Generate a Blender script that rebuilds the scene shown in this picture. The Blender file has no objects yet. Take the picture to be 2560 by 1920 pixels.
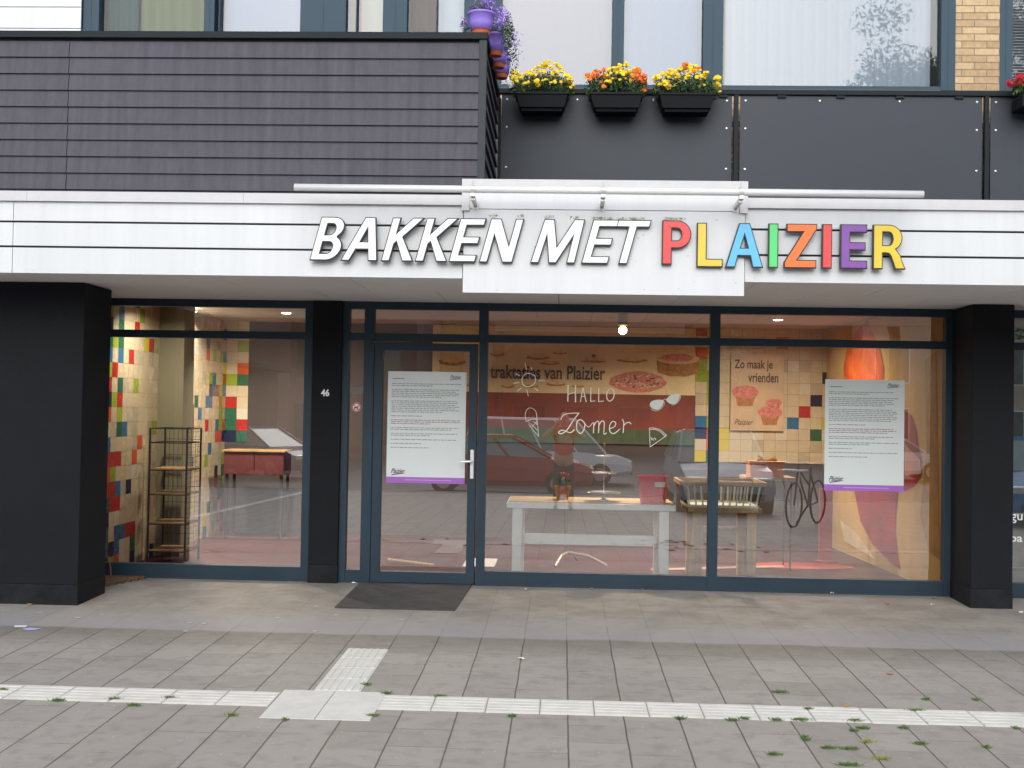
import bpy, bmesh, math, random
from mathutils import Vector, Matrix, noise
random.seed(7)
sc = bpy.context.scene
C = sc.collection
PI = math.pi
# ---------------------------------------------------------------- camera
FPX, CX, CY0 = 3000.0, 1280.0, 960.0            # focal length and centre for a 2560 x 1920 frame
CAM = Vector((0, -10.8, 1.585))
YAW, PITCH, ROLL = -.04266, .02093, .017145
_f = Vector((math.sin(YAW)*math.cos(PITCH), math.cos(YAW)*math.cos(PITCH), math.sin(PITCH)))
_r = Vector((math.cos(YAW), -math.sin(YAW), 0)); _u = _r.cross(_f)
RGT = math.cos(ROLL)*_r + math.sin(ROLL)*_u; UP = -math.sin(ROLL)*_r + math.cos(ROLL)*_u
cd = bpy.data.cameras.new('camera'); cam = bpy.data.objects.new('camera', cd); C.objects.link(cam)
cd.sensor_width = 36; cd.lens = FPX/2560*36; cd.clip_start = .02; cd.clip_end = 2000
m = Matrix((RGT, UP, -_f)).transposed().to_4x4(); m.translation = CAM; cam.matrix_world = m
sc.camera = cam
# ---------------------------------------------------------------- sky, sun, exposure
SUN_EL, SUN_AZ = math.radians(28), math.radians(182)
w = bpy.data.worlds.new('World'); sc.world = w; w.use_nodes = True
nt = w.node_tree; nt.nodes.clear()
sky = nt.nodes.new('ShaderNodeTexSky'); sky.sky_type = 'NISHITA'; sky.sun_disc = False
sky.sun_elevation = SUN_EL; sky.sun_rotation = SUN_AZ; sky.air_density = 1.0; sky.dust_density = 1.2; sky.ozone_density = 1.5
hs = nt.nodes.new('ShaderNodeHueSaturation'); hs.inputs['Saturation'].default_value = .38
bg = nt.nodes.new('ShaderNodeBackground'); bg.inputs['Strength'].default_value = .15
wo = nt.nodes.new('ShaderNodeOutputWorld')
nt.links.new(sky.outputs[0], hs.inputs['Color']); nt.links.new(hs.outputs[0], bg.inputs[0]); nt.links.new(bg.outputs[0], wo.inputs[0])
sl = bpy.data.lights.new('sun', 'SUN'); so = bpy.data.objects.new('sun', sl); C.objects.link(so)
sl.energy = .95; sl.angle = math.radians(58); sl.color = (1, .97, .93)
sd = Vector((math.sin(SUN_AZ)*math.cos(SUN_EL), math.cos(SUN_AZ)*math.cos(SUN_EL), math.sin(SUN_EL)))
so.rotation_euler = sd.to_track_quat('Z', 'Y').to_euler()
sc.view_settings.view_transform = 'Standard'; sc.view_settings.look = 'None'
sc.view_settings.exposure = .9; sc.view_settings.gamma = 1
sc.cycles.max_bounces = 10; sc.cycles.transparent_max_bounces = 16; sc.cycles.glossy_bounces = 5; sc.cycles.diffuse_bounces = 4
sc.cycles.caustics_reflective = False; sc.cycles.caustics_refractive = False
sc.cycles.sample_clamp_indirect = 4
# ---------------------------------------------------------------- measuring: photo pixel -> metres on a real plane
SL = .0197                                       # the paving falls away from the building
def ray(x, y): return RGT*((x-CX)/FPX) - UP*((y-CY0)/FPX) + _f
def pl(x, y, Y=0.0):
    d = ray(x, y); p = CAM + d*((Y-CAM.y)/d.y); return p.x, p.z
def gr(x, y):
    d = ray(x, y); p = CAM + d*((SL*CAM.y-CAM.z)/(d.z-SL*d.y)); return p.x, p.y
def gz(y): return SL*max(min(y, 0), -20)
# ---------------------------------------------------------------- materials
MATS = {}
def mat(name, col, rough=.6, metal=0, var=0, scale=6, bump=0, bscale=60, emit=0, spec=.5, streak=False, speck=0):
    if name in MATS: return MATS[name]
    M = bpy.data.materials.new(name); M.use_nodes = True; N = M.node_tree.nodes; L = M.node_tree.links
    b = N['Principled BSDF']; b.inputs['Base Color'].default_value = (*col, 1); b.inputs['Roughness'].default_value = rough
    b.inputs['Metallic'].default_value = metal; b.inputs['Specular IOR Level'].default_value = spec
    tc = N.new('ShaderNodeTexCoord')
    if var:
        mp = N.new('ShaderNodeMapping'); L.new(tc.outputs['Object'], mp.inputs[0])
        if streak: mp.inputs['Scale'].default_value = (5, 5, .35)
        n = N.new('ShaderNodeTexNoise'); n.inputs['Scale'].default_value = scale; n.inputs['Detail'].default_value = 6; n.inputs['Roughness'].default_value = .6
        L.new(mp.outputs[0], n.inputs['Vector'])
        r = N.new('ShaderNodeValToRGB'); r.color_ramp.elements[0].position = .3; r.color_ramp.elements[1].position = .72
        r.color_ramp.elements[0].color = (*[c*(1-var) for c in col], 1); r.color_ramp.elements[1].color = (*[min(1, c*(1+var)) for c in col], 1)
        L.new(n.outputs['Fac'], r.inputs[0]); L.new(r.outputs[0], b.inputs['Base Color'])
        rr = N.new('ShaderNodeMapRange'); rr.inputs['To Min'].default_value = max(0, rough-.1); rr.inputs['To Max'].default_value = min(1, rough+.12)
        L.new(n.outputs['Fac'], rr.inputs['Value']); L.new(rr.outputs[0], b.inputs['Roughness'])
    if bump:
        n2 = N.new('ShaderNodeTexNoise'); n2.inputs['Scale'].default_value = bscale; n2.inputs['Detail'].default_value = 4
        L.new(tc.outputs['Object'], n2.inputs['Vector'])
        bp = N.new('ShaderNodeBump'); bp.inputs['Strength'].default_value = bump; bp.inputs['Distance'].default_value = .004
        L.new(n2.outputs['Fac'], bp.inputs['Height']); L.new(bp.outputs[0], b.inputs['Normal'])
    if emit:
        b.inputs['Emission Color'].default_value = (*col, 1); b.inputs['Emission Strength'].default_value = emit
    MATS[name] = M; return M
def glass_mat(name, k, tint=(.93, .95, .95)):
    M = bpy.data.materials.new(name); M.use_nodes = True; N = M.node_tree.nodes; L = M.node_tree.links; N.clear()
    o = N.new('ShaderNodeOutputMaterial'); mx = N.new('ShaderNodeMixShader'); t = N.new('ShaderNodeBsdfTransparent'); g = N.new('ShaderNodeBsdfGlossy')
    t.inputs[0].default_value = (*tint, 1); g.inputs['Roughness'].default_value = 0.0; g.inputs[0].default_value = (1, 1, 1, 1)
    f = N.new('ShaderNodeFresnel'); f.inputs[0].default_value = 1.52
    mu = N.new('ShaderNodeMath'); mu.operation = 'MULTIPLY'; mu.inputs[1].default_value = k; mu.use_clamp = True
    # float glass is never quite flat: a very slow ripple
    tc = N.new('ShaderNodeTexCoord'); n = N.new('ShaderNodeTexNoise'); n.inputs['Scale'].default_value = .9; n.inputs['Detail'].default_value = 0
    bp = N.new('ShaderNodeBump'); bp.inputs['Strength'].default_value = .12; bp.inputs['Distance'].default_value = .006
    L.new(tc.outputs['Object'], n.inputs['Vector']); L.new(n.outputs['Fac'], bp.inputs['Height']); L.new(bp.outputs[0], g.inputs['Normal'])
    L.new(f.outputs[0], mu.inputs[0]); L.new(mu.outputs[0], mx.inputs[0]); L.new(t.outputs[0], mx.inputs[1]); L.new(g.outputs[0], mx.inputs[2]); L.new(mx.outputs[0], o.inputs[0])
    return M
# ---------------------------------------------------------------- object helpers
def tag(o, label=None, cat=None, group=None, kind=None):
    if label: o['label'] = label
    if cat: o['category'] = cat
    if group: o['group'] = group
    if kind: o['kind'] = kind
    return o
def thing(name, loc, label, cat, group=None, rz=0):
    o = bpy.data.objects.new(name, None); o.empty_display_size = .1; o.location = loc; o.rotation_euler = (0, 0, rz); C.objects.link(o)
    return tag(o, label, cat, group)
def rootloc(p):
    while p.parent: p = p.parent
    return Vector(p.location)
LOCAL = [False]                                  # True while building a copyable thing in its own coordinates
def fin(name, me, mats, parent=None, smooth=False):
    """link a mesh given in world metres (or in the thing's own metres while LOCAL)"""
    o = bpy.data.objects.new(name, me); C.objects.link(o)
    for q in (mats if isinstance(mats, (list, tuple)) else [mats]): me.materials.append(q)
    if parent:
        o.parent = parent
        if not LOCAL[0]: me.transform(Matrix.Translation(-rootloc(parent)))
    elif not LOCAL[0] and len(me.vertices):
        lo = [min(v.co[i] for v in me.vertices) for i in range(3)]; hi = [max(v.co[i] for v in me.vertices) for i in range(3)]
        c = Vector(((lo[0]+hi[0])/2, (lo[1]+hi[1])/2, lo[2])); me.transform(Matrix.Translation(-c)); o.location = c
    if smooth:
        for p in me.polygons: p.use_smooth = True
    return o
def obj(name, bm, mats, parent=None, smooth=False):
    me = bpy.data.meshes.new(name); bm.normal_update(); bm.to_mesh(me); bm.free()
    return fin(name, me, mats, parent, smooth)
def B(): return bmesh.new()
def box(bm, x0, x1, y0, y1, z0, z1, mi=0, bev=0):
    r = bmesh.ops.create_cube(bm, size=1)['verts']
    for v in r: v.co = Vector((x0+(v.co.x+.5)*(x1-x0), y0+(v.co.y+.5)*(y1-y0), z0+(v.co.z+.5)*(z1-z0)))
    fs = {f for v in r for f in v.link_faces}
    for f in fs: f.material_index = mi
    if bev:
        es = list({e for v in r for e in v.link_edges}); bmesh.ops.bevel(bm, geom=es, offset=bev, segments=2, affect='EDGES', profile=.5)
    return bm
def bx(*a, **k): return box(B(), *a, **k)
def quad(bm, pts, mi=0):
    f = bm.faces.new([bm.verts.new(p) for p in pts]); f.material_index = mi; return f
def tube(bm, pts, rad, seg=8, mi=0, cap=True, closed=False):
    pts = [Vector(p) for p in pts]; n = len(pts); rad = rad if isinstance(rad, (list, tuple)) else [rad]*n; rings = []
    nrm = None
    for i, p in enumerate(pts):
        if closed: t = pts[(i+1) % n]-pts[i-1]
        else: t = pts[min(i+1, n-1)]-pts[max(i-1, 0)]
        t.normalize()
        if nrm is None:
            a = Vector((0, 0, 1)) if abs(t.z) < .9 else Vector((1, 0, 0)); nrm = t.cross(a).normalized()
        else:
            nrm = (nrm - t*nrm.dot(t)).normalized()
        b = t.cross(nrm)
        rings.append([bm.verts.new(p + (nrm*math.cos(2*PI*k/seg)+b*math.sin(2*PI*k/seg))*rad[i]) for k in range(seg)])
    for i in range(n if closed else n-1):
        A, D = rings[i], rings[(i+1) % n]
        for k in range(seg):
            f = bm.faces.new((A[k], A[(k+1) % seg], D[(k+1) % seg], D[k])); f.material_index = mi
    if cap and not closed:
        bm.faces.new(rings[0][::-1]).material_index = mi; bm.faces.new(rings[-1]).material_index = mi
    return bm
def lathe(bm, prof, c=(0, 0, 0), seg=24, mi=0, sx=1, sy=1, cap=True):
    c = Vector(c); rings = [[bm.verts.new(c+Vector((r*sx*math.cos(2*PI*k/seg), r*sy*math.sin(2*PI*k/seg), z))) for k in range(seg)] for r, z in prof]
    for A, D in zip(rings, rings[1:]):
        for k in range(seg):
            f = bm.faces.new((A[k], A[(k+1) % seg], D[(k+1) % seg], D[k])); f.material_index = mi
    if cap:
        bm.faces.new(rings[0][::-1]).material_index = mi; bm.faces.new(rings[-1]).material_index = mi
    return bm
def loft(bm, secs, mi=0, cap=True):
    rs = [[bm.verts.new(p) for p in s] for s in secs]; n = len(rs[0])
    for A, D in zip(rs, rs[1:]):
        for k in range(n):
            f = bm.faces.new((A[k], A[(k+1) % n], D[(k+1) % n], D[k])); f.material_index = mi
    if cap: bm.faces.new(rs[0][::-1]).material_index = mi; bm.faces.new(rs[-1]).material_index = mi
    return bm
def evalmesh(ob):
    bpy.context.view_layer.update(); dg = bpy.context.evaluated_depsgraph_get()
    me = bpy.data.meshes.new_from_object(ob.evaluated_get(dg)); me.materials.clear(); return me
def text_mesh(body, X0, X1, Z0, Z1, Y, depth=.001, shear=0, bold=0, mirror=False):
    cu = bpy.data.curves.new('t', 'FONT'); cu.body = body; cu.size = 1; cu.extrude = 0; cu.shear = shear; cu.offset = bold; cu.resolution_u = 3
    o = bpy.data.objects.new('t', cu); C.objects.link(o); me = evalmesh(o); bpy.data.objects.remove(o)
    xs = [v.co.x for v in me.vertices]; ys = [v.co.y for v in me.vertices]; a, b, c, d = min(xs), max(xs), min(ys), max(ys)
    for v in me.vertices:
        u = (v.co.x-a)/(b-a); u = 1-u if mirror else u
        v.co = Vector((X0+u*(X1-X0), Y, Z0+(v.co.y-c)/(d-c)*(Z1-Z0)))
    return me
def join(mes):
    bm = B()
    for q in mes: bm.from_mesh(q)
    return bm
def poly_mesh(loops, ext, offset, Y, res=1):
    """filled 2-D outline (with holes) in the XZ plane, extruded along Y"""
    cu = bpy.data.curves.new('c', 'CURVE'); cu.dimensions = '2D'; cu.fill_mode = 'BOTH'; cu.extrude = ext; cu.offset = offset
    for lp in loops:
        s = cu.splines.new('POLY'); s.points.add(len(lp)-1); s.use_cyclic_u = True
        for p, q in zip(s.points, lp): p.co = (q[0], q[1], 0, 1)
    o = bpy.data.objects.new('c', cu); C.objects.link(o); me = evalmesh(o); bpy.data.objects.remove(o)
    me.transform(Matrix(((1, 0, 0, 0), (0, 0, -1, 0), (0, 1, 0, 0), (0, 0, 0, 1)))); me.transform(Matrix.Translation((0, Y, 0)))
    return me
def copy_tree(o, parent=None):
    c = o.copy(); C.objects.link(c)
    if parent: c.parent = parent
    for ch in list(o.children): copy_tree(ch, c)
    return c
def ringpts(cx, cz, rx, rz, n=24, a0=0, a1=2*PI):
    return [(cx+rx*math.cos(a0+(a1-a0)*k/n), cz+rz*math.sin(a0+(a1-a0)*k/n)) for k in range(n if abs(a1-a0-2*PI) < 1e-6 else n+1)]
# ---------------------------------------------------------------- shared materials
frameM = mat('frame_anthracite', (.017, .036, .054), .5, var=.15, scale=3, spec=.3)
blackM = mat('black_render', (.0095, .0105, .013), .85, spec=.22, var=.2, scale=4, bump=.4, bscale=220)
plinthM = mat('black_plinth', (.013, .014, .017), .8, spec=.2, var=.45, scale=8)
whiteM = mat('white_panel', (.63, .65, .665), .4, var=.05, scale=1.6, streak=True)
whiteTrim = mat('white_trim', (.56, .56, .575), .4, var=.05, scale=8)
seamM = mat('dark_seam', (.03, .035, .04), .6)
soffM = mat('soffit_board', (.80, .785, .775), .7, var=.04, scale=2)
slatM = mat('grey_slat', (.080, .078, .094), .7, spec=.3, var=.24, scale=3.2, bump=.35, bscale=90, streak=True)
capM = mat('dark_cap', (.012, .018, .022), .6, spec=.2, var=.2)
panelM = mat('dark_panel', (.041, .048, .060), .5, spec=.3, var=.09, scale=1.4)
frameUp = mat('frame_blue_grey', (.045, .078, .105), .6, spec=.25, var=.08, scale=3)
metalM = mat('brushed_metal', (.55, .56, .57), .3, metal=.9)
glassM = glass_mat('shop_glass', 7.2)
glassUp = glass_mat('upper_glass', 1.5, (.78, .83, .88))
glassSoft = glass_mat('soft_glass', .6, (.85, .88, .88))
whitePaint = mat('white_paint', (.90, .93, .91), .45, var=.03)
# ---------------------------------------------------------------- ground: one sheet, pavers in the material
def paving_mat():
    M = bpy.data.materials.new('paving'); M.use_nodes = True; N = M.node_tree.nodes; L = M.node_tree.links; b = N['Principled BSDF']
    def mth(op, a, c=None, d=None):
        n = N.new('ShaderNodeMath'); n.operation = op
        for i, q in enumerate((a, c, d)):
            if q is None: continue
            if isinstance(q, (int, float)): n.inputs[i].default_value = q
            else: L.new(q, n.inputs[i])
        return n.outputs[0]
    def mix(f, a, c):
        n = N.new('ShaderNodeMix'); n.data_type = 'RGBA'
        for i, q in ((0, f), (6, a), (7, c)):
            if isinstance(q, tuple): n.inputs[i].default_value = (*q, 1)
            elif isinstance(q, (int, float)): n.inputs[i].default_value = q
            else: L.new(q, n.inputs[i])
        return n.outputs[2]
    def nz(scale, det=4, vec=None, rough=.55):
        n = N.new('ShaderNodeTexNoise'); n.inputs['Scale'].default_value = scale; n.inputs['Detail'].default_value = det; n.inputs['Roughness'].default_value = rough
        L.new(vec or geo.outputs['Position'], n.inputs['Vector']); return n.outputs['Fac']
    def ss(v, a, c):
        n = N.new('ShaderNodeMapRange'); n.interpolation_type = 'SMOOTHSTEP'; n.inputs['From Min'].default_value = a; n.inputs['From Max'].default_value = c
        L.new(v, n.inputs['Value']); return n.outputs[0]
    geo = N.new('ShaderNodeNewGeometry'); sp = N.new('ShaderNodeSeparateXYZ'); L.new(geo.outputs['Position'], sp.inputs[0]); x, y = sp.outputs[0], sp.outputs[1]
    wob = mth('MULTIPLY', mth('SUBTRACT', nz(2.2, 2), .5), .012)
    xs = mth('DIVIDE', mth('ADD', mth('SUBTRACT', x, .055), wob), .302); col = mth('FLOOR', xs); fx = mth('FRACT', xs)
    wn = N.new('ShaderNodeTexWhiteNoise'); wn.noise_dimensions = '1D'; L.new(col, wn.inputs['W'])
    ys = mth('ADD', mth('DIVIDE', mth('ADD', y, wob), .302), mth('MULTIPLY', wn.outputs[0], .9)); row = mth('FLOOR', ys); fy = mth('FRACT', ys)
    cb = N.new('ShaderNodeCombineXYZ'); L.new(col, cb.inputs[0]); L.new(row, cb.inputs[1])
    wn2 = N.new('ShaderNodeTexWhiteNoise'); wn2.noise_dimensions = '2D'; L.new(cb.outputs[0], wn2.inputs['Vector'])
    dx = mth('MINIMUM', fx, mth('SUBTRACT', 1, fx)); dy = mth('MINIMUM', fy, mth('SUBTRACT', 1, fy))
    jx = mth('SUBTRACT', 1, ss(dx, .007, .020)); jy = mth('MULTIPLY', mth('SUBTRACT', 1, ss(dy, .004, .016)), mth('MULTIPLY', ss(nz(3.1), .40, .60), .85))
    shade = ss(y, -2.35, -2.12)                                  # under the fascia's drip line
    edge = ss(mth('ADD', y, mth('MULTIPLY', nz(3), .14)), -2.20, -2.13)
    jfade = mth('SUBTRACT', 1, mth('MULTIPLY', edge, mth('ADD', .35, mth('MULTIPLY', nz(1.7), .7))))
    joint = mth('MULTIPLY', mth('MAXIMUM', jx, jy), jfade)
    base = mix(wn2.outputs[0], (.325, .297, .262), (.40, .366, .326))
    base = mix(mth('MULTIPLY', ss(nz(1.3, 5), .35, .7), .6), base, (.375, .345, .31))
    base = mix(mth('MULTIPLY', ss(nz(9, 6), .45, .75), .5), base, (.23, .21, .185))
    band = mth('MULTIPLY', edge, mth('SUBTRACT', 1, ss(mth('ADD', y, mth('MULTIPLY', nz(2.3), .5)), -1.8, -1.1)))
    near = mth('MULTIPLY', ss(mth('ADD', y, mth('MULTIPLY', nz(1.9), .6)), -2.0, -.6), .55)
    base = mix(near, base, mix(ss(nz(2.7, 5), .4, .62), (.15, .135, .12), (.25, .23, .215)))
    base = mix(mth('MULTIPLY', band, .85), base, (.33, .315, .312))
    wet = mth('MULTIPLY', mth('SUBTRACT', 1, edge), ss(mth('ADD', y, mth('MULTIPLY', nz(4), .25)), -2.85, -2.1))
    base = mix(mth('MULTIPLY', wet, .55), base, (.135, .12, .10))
    v = N.new('ShaderNodeTexVoronoi'); v.inputs['Scale'].default_value = 22; L.new(geo.outputs['Position'], v.inputs['Vector'])
    spk = mth('MULTIPLY', mth('SUBTRACT', 1, ss(v.outputs['Distance'], .08, .17)), mth('GREATER_THAN', nz(21, 2), .54))
    base = mix(mth('MULTIPLY', spk, mth('SUBTRACT', .6, mth('MULTIPLY', edge, .45))), base, (.62, .58, .53))
    jc = mix(ss(nz(1.1, 3), .48, .62), (.070, .062, .050), (.088, .098, .042))
    jc = mix(mth('MULTIPLY', edge, ss(nz(1.4), .45, .6)), jc, (.30, .29, .27))
    base = mix(mth('MULTIPLY', joint, .78), base, jc)
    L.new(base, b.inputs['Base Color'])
    rg = mth('ADD', .50, mth('MULTIPLY', nz(6, 5), .35)); L.new(rg, b.inputs['Roughness']); b.inputs['Specular IOR Level'].default_value = .35
    bp = N.new('ShaderNodeBump'); bp.inputs['Strength'].default_value = .6; bp.inputs['Distance'].default_value = .006
    h = mth('ADD', mth('MULTIPLY', joint, -1), mth('MULTIPLY', nz(90, 3), .35)); L.new(h, bp.inputs['Height']); L.new(bp.outputs[0], b.inputs['Normal'])
    return M
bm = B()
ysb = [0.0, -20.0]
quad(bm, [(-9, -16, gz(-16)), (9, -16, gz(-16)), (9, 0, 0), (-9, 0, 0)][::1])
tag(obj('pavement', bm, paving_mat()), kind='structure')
asphM = mat('asphalt', (.085, .085, .092), .6, var=.25, scale=2.5, bump=.5, bscale=120)
bm = B()
quad(bm, [(-400, -500, gz(-20)-.1), (400, -500, gz(-20)-.1), (400, -20, gz(-20)-.1), (-400, -20, gz(-20)-.1)])
quad(bm, [(-400, -20, gz(-20)-.1), (400, -20, gz(-20)-.1), (400, -15.9, gz(-15.9)-.09), (-400, -15.9, gz(-15.9)-.09)])
tag(obj('road', bm, asphM), kind='structure')
sideM = mat('side_paving', (.21, .195, .18), .7, var=.15, scale=2)
bm = B()
for s in (-1, 1):
    a, b_ = (-400, -9) if s < 0 else (9, 400)
    quad(bm, [(a, -16, gz(-16)), (b_, -16, gz(-16)), (b_, 0, 0), (a, 0, 0)])
quad(bm, [(-400, 0, -.02), (400, 0, -.02), (400, 400, -.02), (-400, 400, -.02)])
tag(obj('side_pavement', bm, sideM), kind='structure')
kerbM = mat('kerb_stone', (.42, .42, .42), .7, var=.12, scale=5)
bm = B()
box(bm, -60, 60, -16.15, -16.0, gz(-16)-.12, gz(-16)+.012)
tag(obj('kerb', bm, kerbM), kind='structure')
bm = B(); quad(bm, [(-5.68, -15.9, gz(-15.9)+.005), (-5.52, -15.9, gz(-15.9)+.005), (-5.52, -3, gz(-3)+.005), (-5.68, -3, gz(-3)+.005)])
tag(obj('parking_line', bm, mat('line_paint', (.7, .7, .68), .6, var=.1)), kind='structure')
# white ribbed guide strip, its crossing plate and the short ribbed lead to the door
tileM = mat('white_concrete_tile', (.70, .675, .62), .72, var=.09, scale=7, bump=.5, bscale=140)
def rib_tile(bm, x0, x1, y0, y1, along):
    zf = lambda y: gz(y)
    g = .003; x0 += g; x1 -= g; y0 += g; y1 -= g
    def slab(a, b, c, d, h0, h1):
        vs = box(bm, a, b, c, d, 0, 1)
        bm.verts.ensure_lookup_table()
        for v in bm.verts[-8:]: v.co.z = zf(v.co.y) + (h1 if v.co.z > .5 else h0)
    slab(x0, x1, y0, y1, -.01, .004)
    if along == 'x':
        n = 5; p = (y1-y0)/n
        for k in range(n): slab(x0+.006, x1-.006, y0+p*(k+.22), y0+p*(k+.78), .0035, .0062)
    elif along == 'y':
        n = 6; p = (x1-x0)/n
        for k in range(n): slab(x0+p*(k+.25), x0+p*(k+.75), y0+.006, y1-.006, .0035, .0075)
    else:
        pass
bm = B()
x = -1.60
ys0, ys1 = -4.19, -3.885
k = 0
while x > -5:
    j = random.uniform(-.004, .004); rib_tile(bm, x-.30, x, ys0+j, ys1+j, 'x'); x -= .30
x = -1.0
while x < 4.6:
    j = random.uniform(-.004, .004); rib_tile(bm, x, x+.30, ys0+j, ys1+j, 'x'); x += .30
tag(obj('guide_strip', bm, tileM), kind='structure')
bm = B()
for a in (-1.595, -1.295):
    rib_tile(bm, a, a+.30, -4.42, -3.83, 'flat')
tag(obj('guide_plate', bm, tileM), kind='structure')
bm = B()
for k in range(4): rib_tile(bm, -1.425, -1.145, -3.825+.28*k, -3.825+.28*(k+1), 'y')
tag(obj('guide_lead', bm, tileM), kind='structure')
# ---------------------------------------------------------------- THE BUILDING
bld = thing('apartment_building', (0, 0, 0), 'apartment building with black ground-floor pillars, white fascia, grey boarded balcony and shop windows', 'building')
# ground floor frames (thing > window > pane)
def win(name, x0, x1, z0, z1, bars_x=(), tz=None, y0=-.05, y1=.05, fm=frameM, gm=None, e=.0, sill=None, label=None, gy=0.0):
    """frame mesh with the given full bars; bars_x = list of (xa,xb); tz = list of (za,zb)"""
    bm = B()
    for a, b in bars_x: box(bm, a, b, y0, y1, z0, z1)
    xs = sorted(bars_x)
    for (a0, b0), (a1, b1) in zip(xs, xs[1:]):
        for (za, zb) in tz: box(bm, b0, a1, y0+.008, y1-.003, za, zb)
    o = obj(name, bm, fm, bld)
    if label: o['label'] = label
    for (a0, b0), (a1, b1) in zip(xs, xs[1:]):
        for (za, zb), (zc, zd) in zip(sorted(tz), sorted(tz)[1:]):
            g = B(); quad(g, [(b0, gy, zb), (a1, gy, zb), (a1, gy, zc), (b0, gy, zc)])
            obj('pane', g, gm or glassM, o)
    return o
TB = (2.183, 2.25); HB = (2.468, 2.535)
win('shop_window', -4.45, -2.28, 0, 2.535, [(-4.5, -4.23), (-2.34, -2.26)], [(.03, .128), TB, HB], label='shop window left of the pillar with the house number')
win('shop_window', -2, -1.7, 0, 2.535, [(-1.995, -1.937), (-1.80, -1.73)], [(.03, .115), TB, HB], label='narrow side light between the pillar and the glass door')
win('shop_window', -.75, 1.3, 0, 2.535, [(-.758, -.682), (1.306, 1.392)], [(.03, .129), TB, HB], label='middle shop window with the summer greeting drawn on it')
win('shop_window', 1.39, 3.4, 0, 2.535, [(1.3921, 1.3925), (3.375, 3.43)], [(.03, .131), TB, HB], label='right shop window beside the outer pillar')
win('shop_window', 3.8, 5.4, 0, 2.535, [(3.78, 3.875), (5.3, 5.4)], [(.03, .131), TB, HB], label='neighbouring window cut by the right edge')
win('transom_window', -1.73, -.758, 2.19, 2.535, [(-1.7299, -1.712), (-.7645, -.7581)], [TB, HB], label='low transom light above the glass door')
bm = B()
for a, b in ((-4.5, -2.26), (-1.995, -1.73), (-.758, 3.43), (3.78, 5.4)): box(bm, a, b, -.042, .04, -.05, .0295)
obj('plinth', bm, frameM, bld)
bm = B()                                                        # door
for a, b in ((-1.7295, -1.71),): box(bm, a, b, -.052, .05, 0, 2.183)
box(bm, -1.705, -1.628, -.045, .035, .012, 2.165); box(bm, -.845, -.772, -.045, .035, .012, 2.165)
box(bm, -1.628, -.845, -.042, .032, .012, .108); box(bm, -1.628, -.845, -.042, .032, 2.098, 2.165)
door = obj('door', bm, frameM, bld); door['label'] = 'glass shop door with a notice taped on'
g = B(); quad(g, [(-1.628, 0, .108), (-.845, 0, .108), (-.845, 0, 2.098), (-1.628, 0, 2.098)]); obj('pane', g, glassM, door)
bm = B(); box(bm, -.822, -.790, -.056, -.046, .955, 1.215, bev=.003)
tube(bm, [(-.806, -.055, 1.112), (-.806, -.10, 1.112), (-.815, -.108, 1.112), (-.905, -.108, 1.108)], .010, 10)
tube(bm, [(-.806, -.057, 1.0), (-.806, -.062, 1.0)], .011, 12)
obj('handle', bm, mat('handle_alu', (.78, .78, .78), .3, metal=.3), door)
# pillars
def pillar(x0, x1, y0, y1, z0, label, ztop=2.531):
    bm = bx(x0, x1, y0, y1, z0+.16, ztop, bev=.006); o = obj('pillar', bm, blackM, bld); o['label'] = label
    bm = bx(x0-.002, x1+.002, y0-.002, y1+.002, z0-.05, z0+.16, bev=.002); obj('base', bm, plinthM, o)
pillar(-5.6, -3.815, -1.42, -.85, gz(-1.42), 'wide black pillar at the left edge')
pillar(-2.2595, -1.9955, -.10, .06, 0, 'slim black pillar carrying the house number')
pillar(3.43, 3.775, -.58, .05, gz(-.5), 'black pillar right of the shop windows')
# soffit boards
bm = B(); x = -5.6; i = 0
while x < 5.6:
    box(bm, x+.003, x+.997, -2.07, -1.0, 2.5355, 2.55); box(bm, x+.003-.45, x+.997-.45, -.996, -.02, 2.5355, 2.55); x += 1.0
obj('soffit', bm, soffM, bld)
obj('soffit_backing', bx(-6, 6, -2.07, .3, 2.552, 2.58), seamM, bld)
# fascia: three board courses left and right, stepped middle panel
def fascia(x0, x1, seams, label):
    bm = B(); zs = [(2.531, 2.719), (2.735, 2.904), (2.920, 3.062)]
    xs = [x0]+seams+[x1]
    for a, b in zip(xs, xs[1:]):
        for za, zb in zs: box(bm, a+.0025, b-.0025, -2.10, -2.075, za, zb)
    o = obj('fascia_panel', bm, whiteM, bld); o['label'] = label
    obj('seam', bx(x0, x1, -2.074, -2.06, 2.535, 3.09), seamM, o)
    t = B(); n = max(1, round((x1-x0)/1.9)); w_ = (x1-x0)/n
    for k in range(n): box(t, x0+k*w_+.001, x0+(k+1)*w_-.001, -2.125, -2.06, 3.063, 3.136)
    obj('trim', t, whiteTrim, o)
    first = None; xx = x0+.07
    while xx < min(x1, 3.5):
        for zz in (2.56, 2.69, 2.76, 2.88, 2.945):
            if xx < -4.5: continue
            if first is None:
                q = lathe(B(), [(.006, 0), (.006, .002), (.003, .003)], (0, 0, 0), 8)
                for v in q.verts: v.co = Vector((v.co.x, -v.co.z, v.co.y))
                LOCAL[0] = True; first = r = obj('rivet', q, whiteM, o); LOCAL[0] = False
            else: r = first.copy(); C.objects.link(r)
            r.parent = o; r.location = (xx, -2.1002, zz)
        xx += .401
    return o
fascia(-5.6, -.745, [-4.09], 'white board fascia left of the stepped middle panel')
fascia(1.292, 5.6, [4.2], 'white board fascia right of the stepped middle panel')
bm = B(); box(bm, -.74, 1.287, -2.13, -2.06, 2.426, 3.032); box(bm, -.74, 1.287, -2.13, -2.06, 3.037, 3.19)
mid = obj('fascia_panel', bm, whiteM, bld); mid['label'] = 'taller stepped middle panel of the white fascia'
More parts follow.
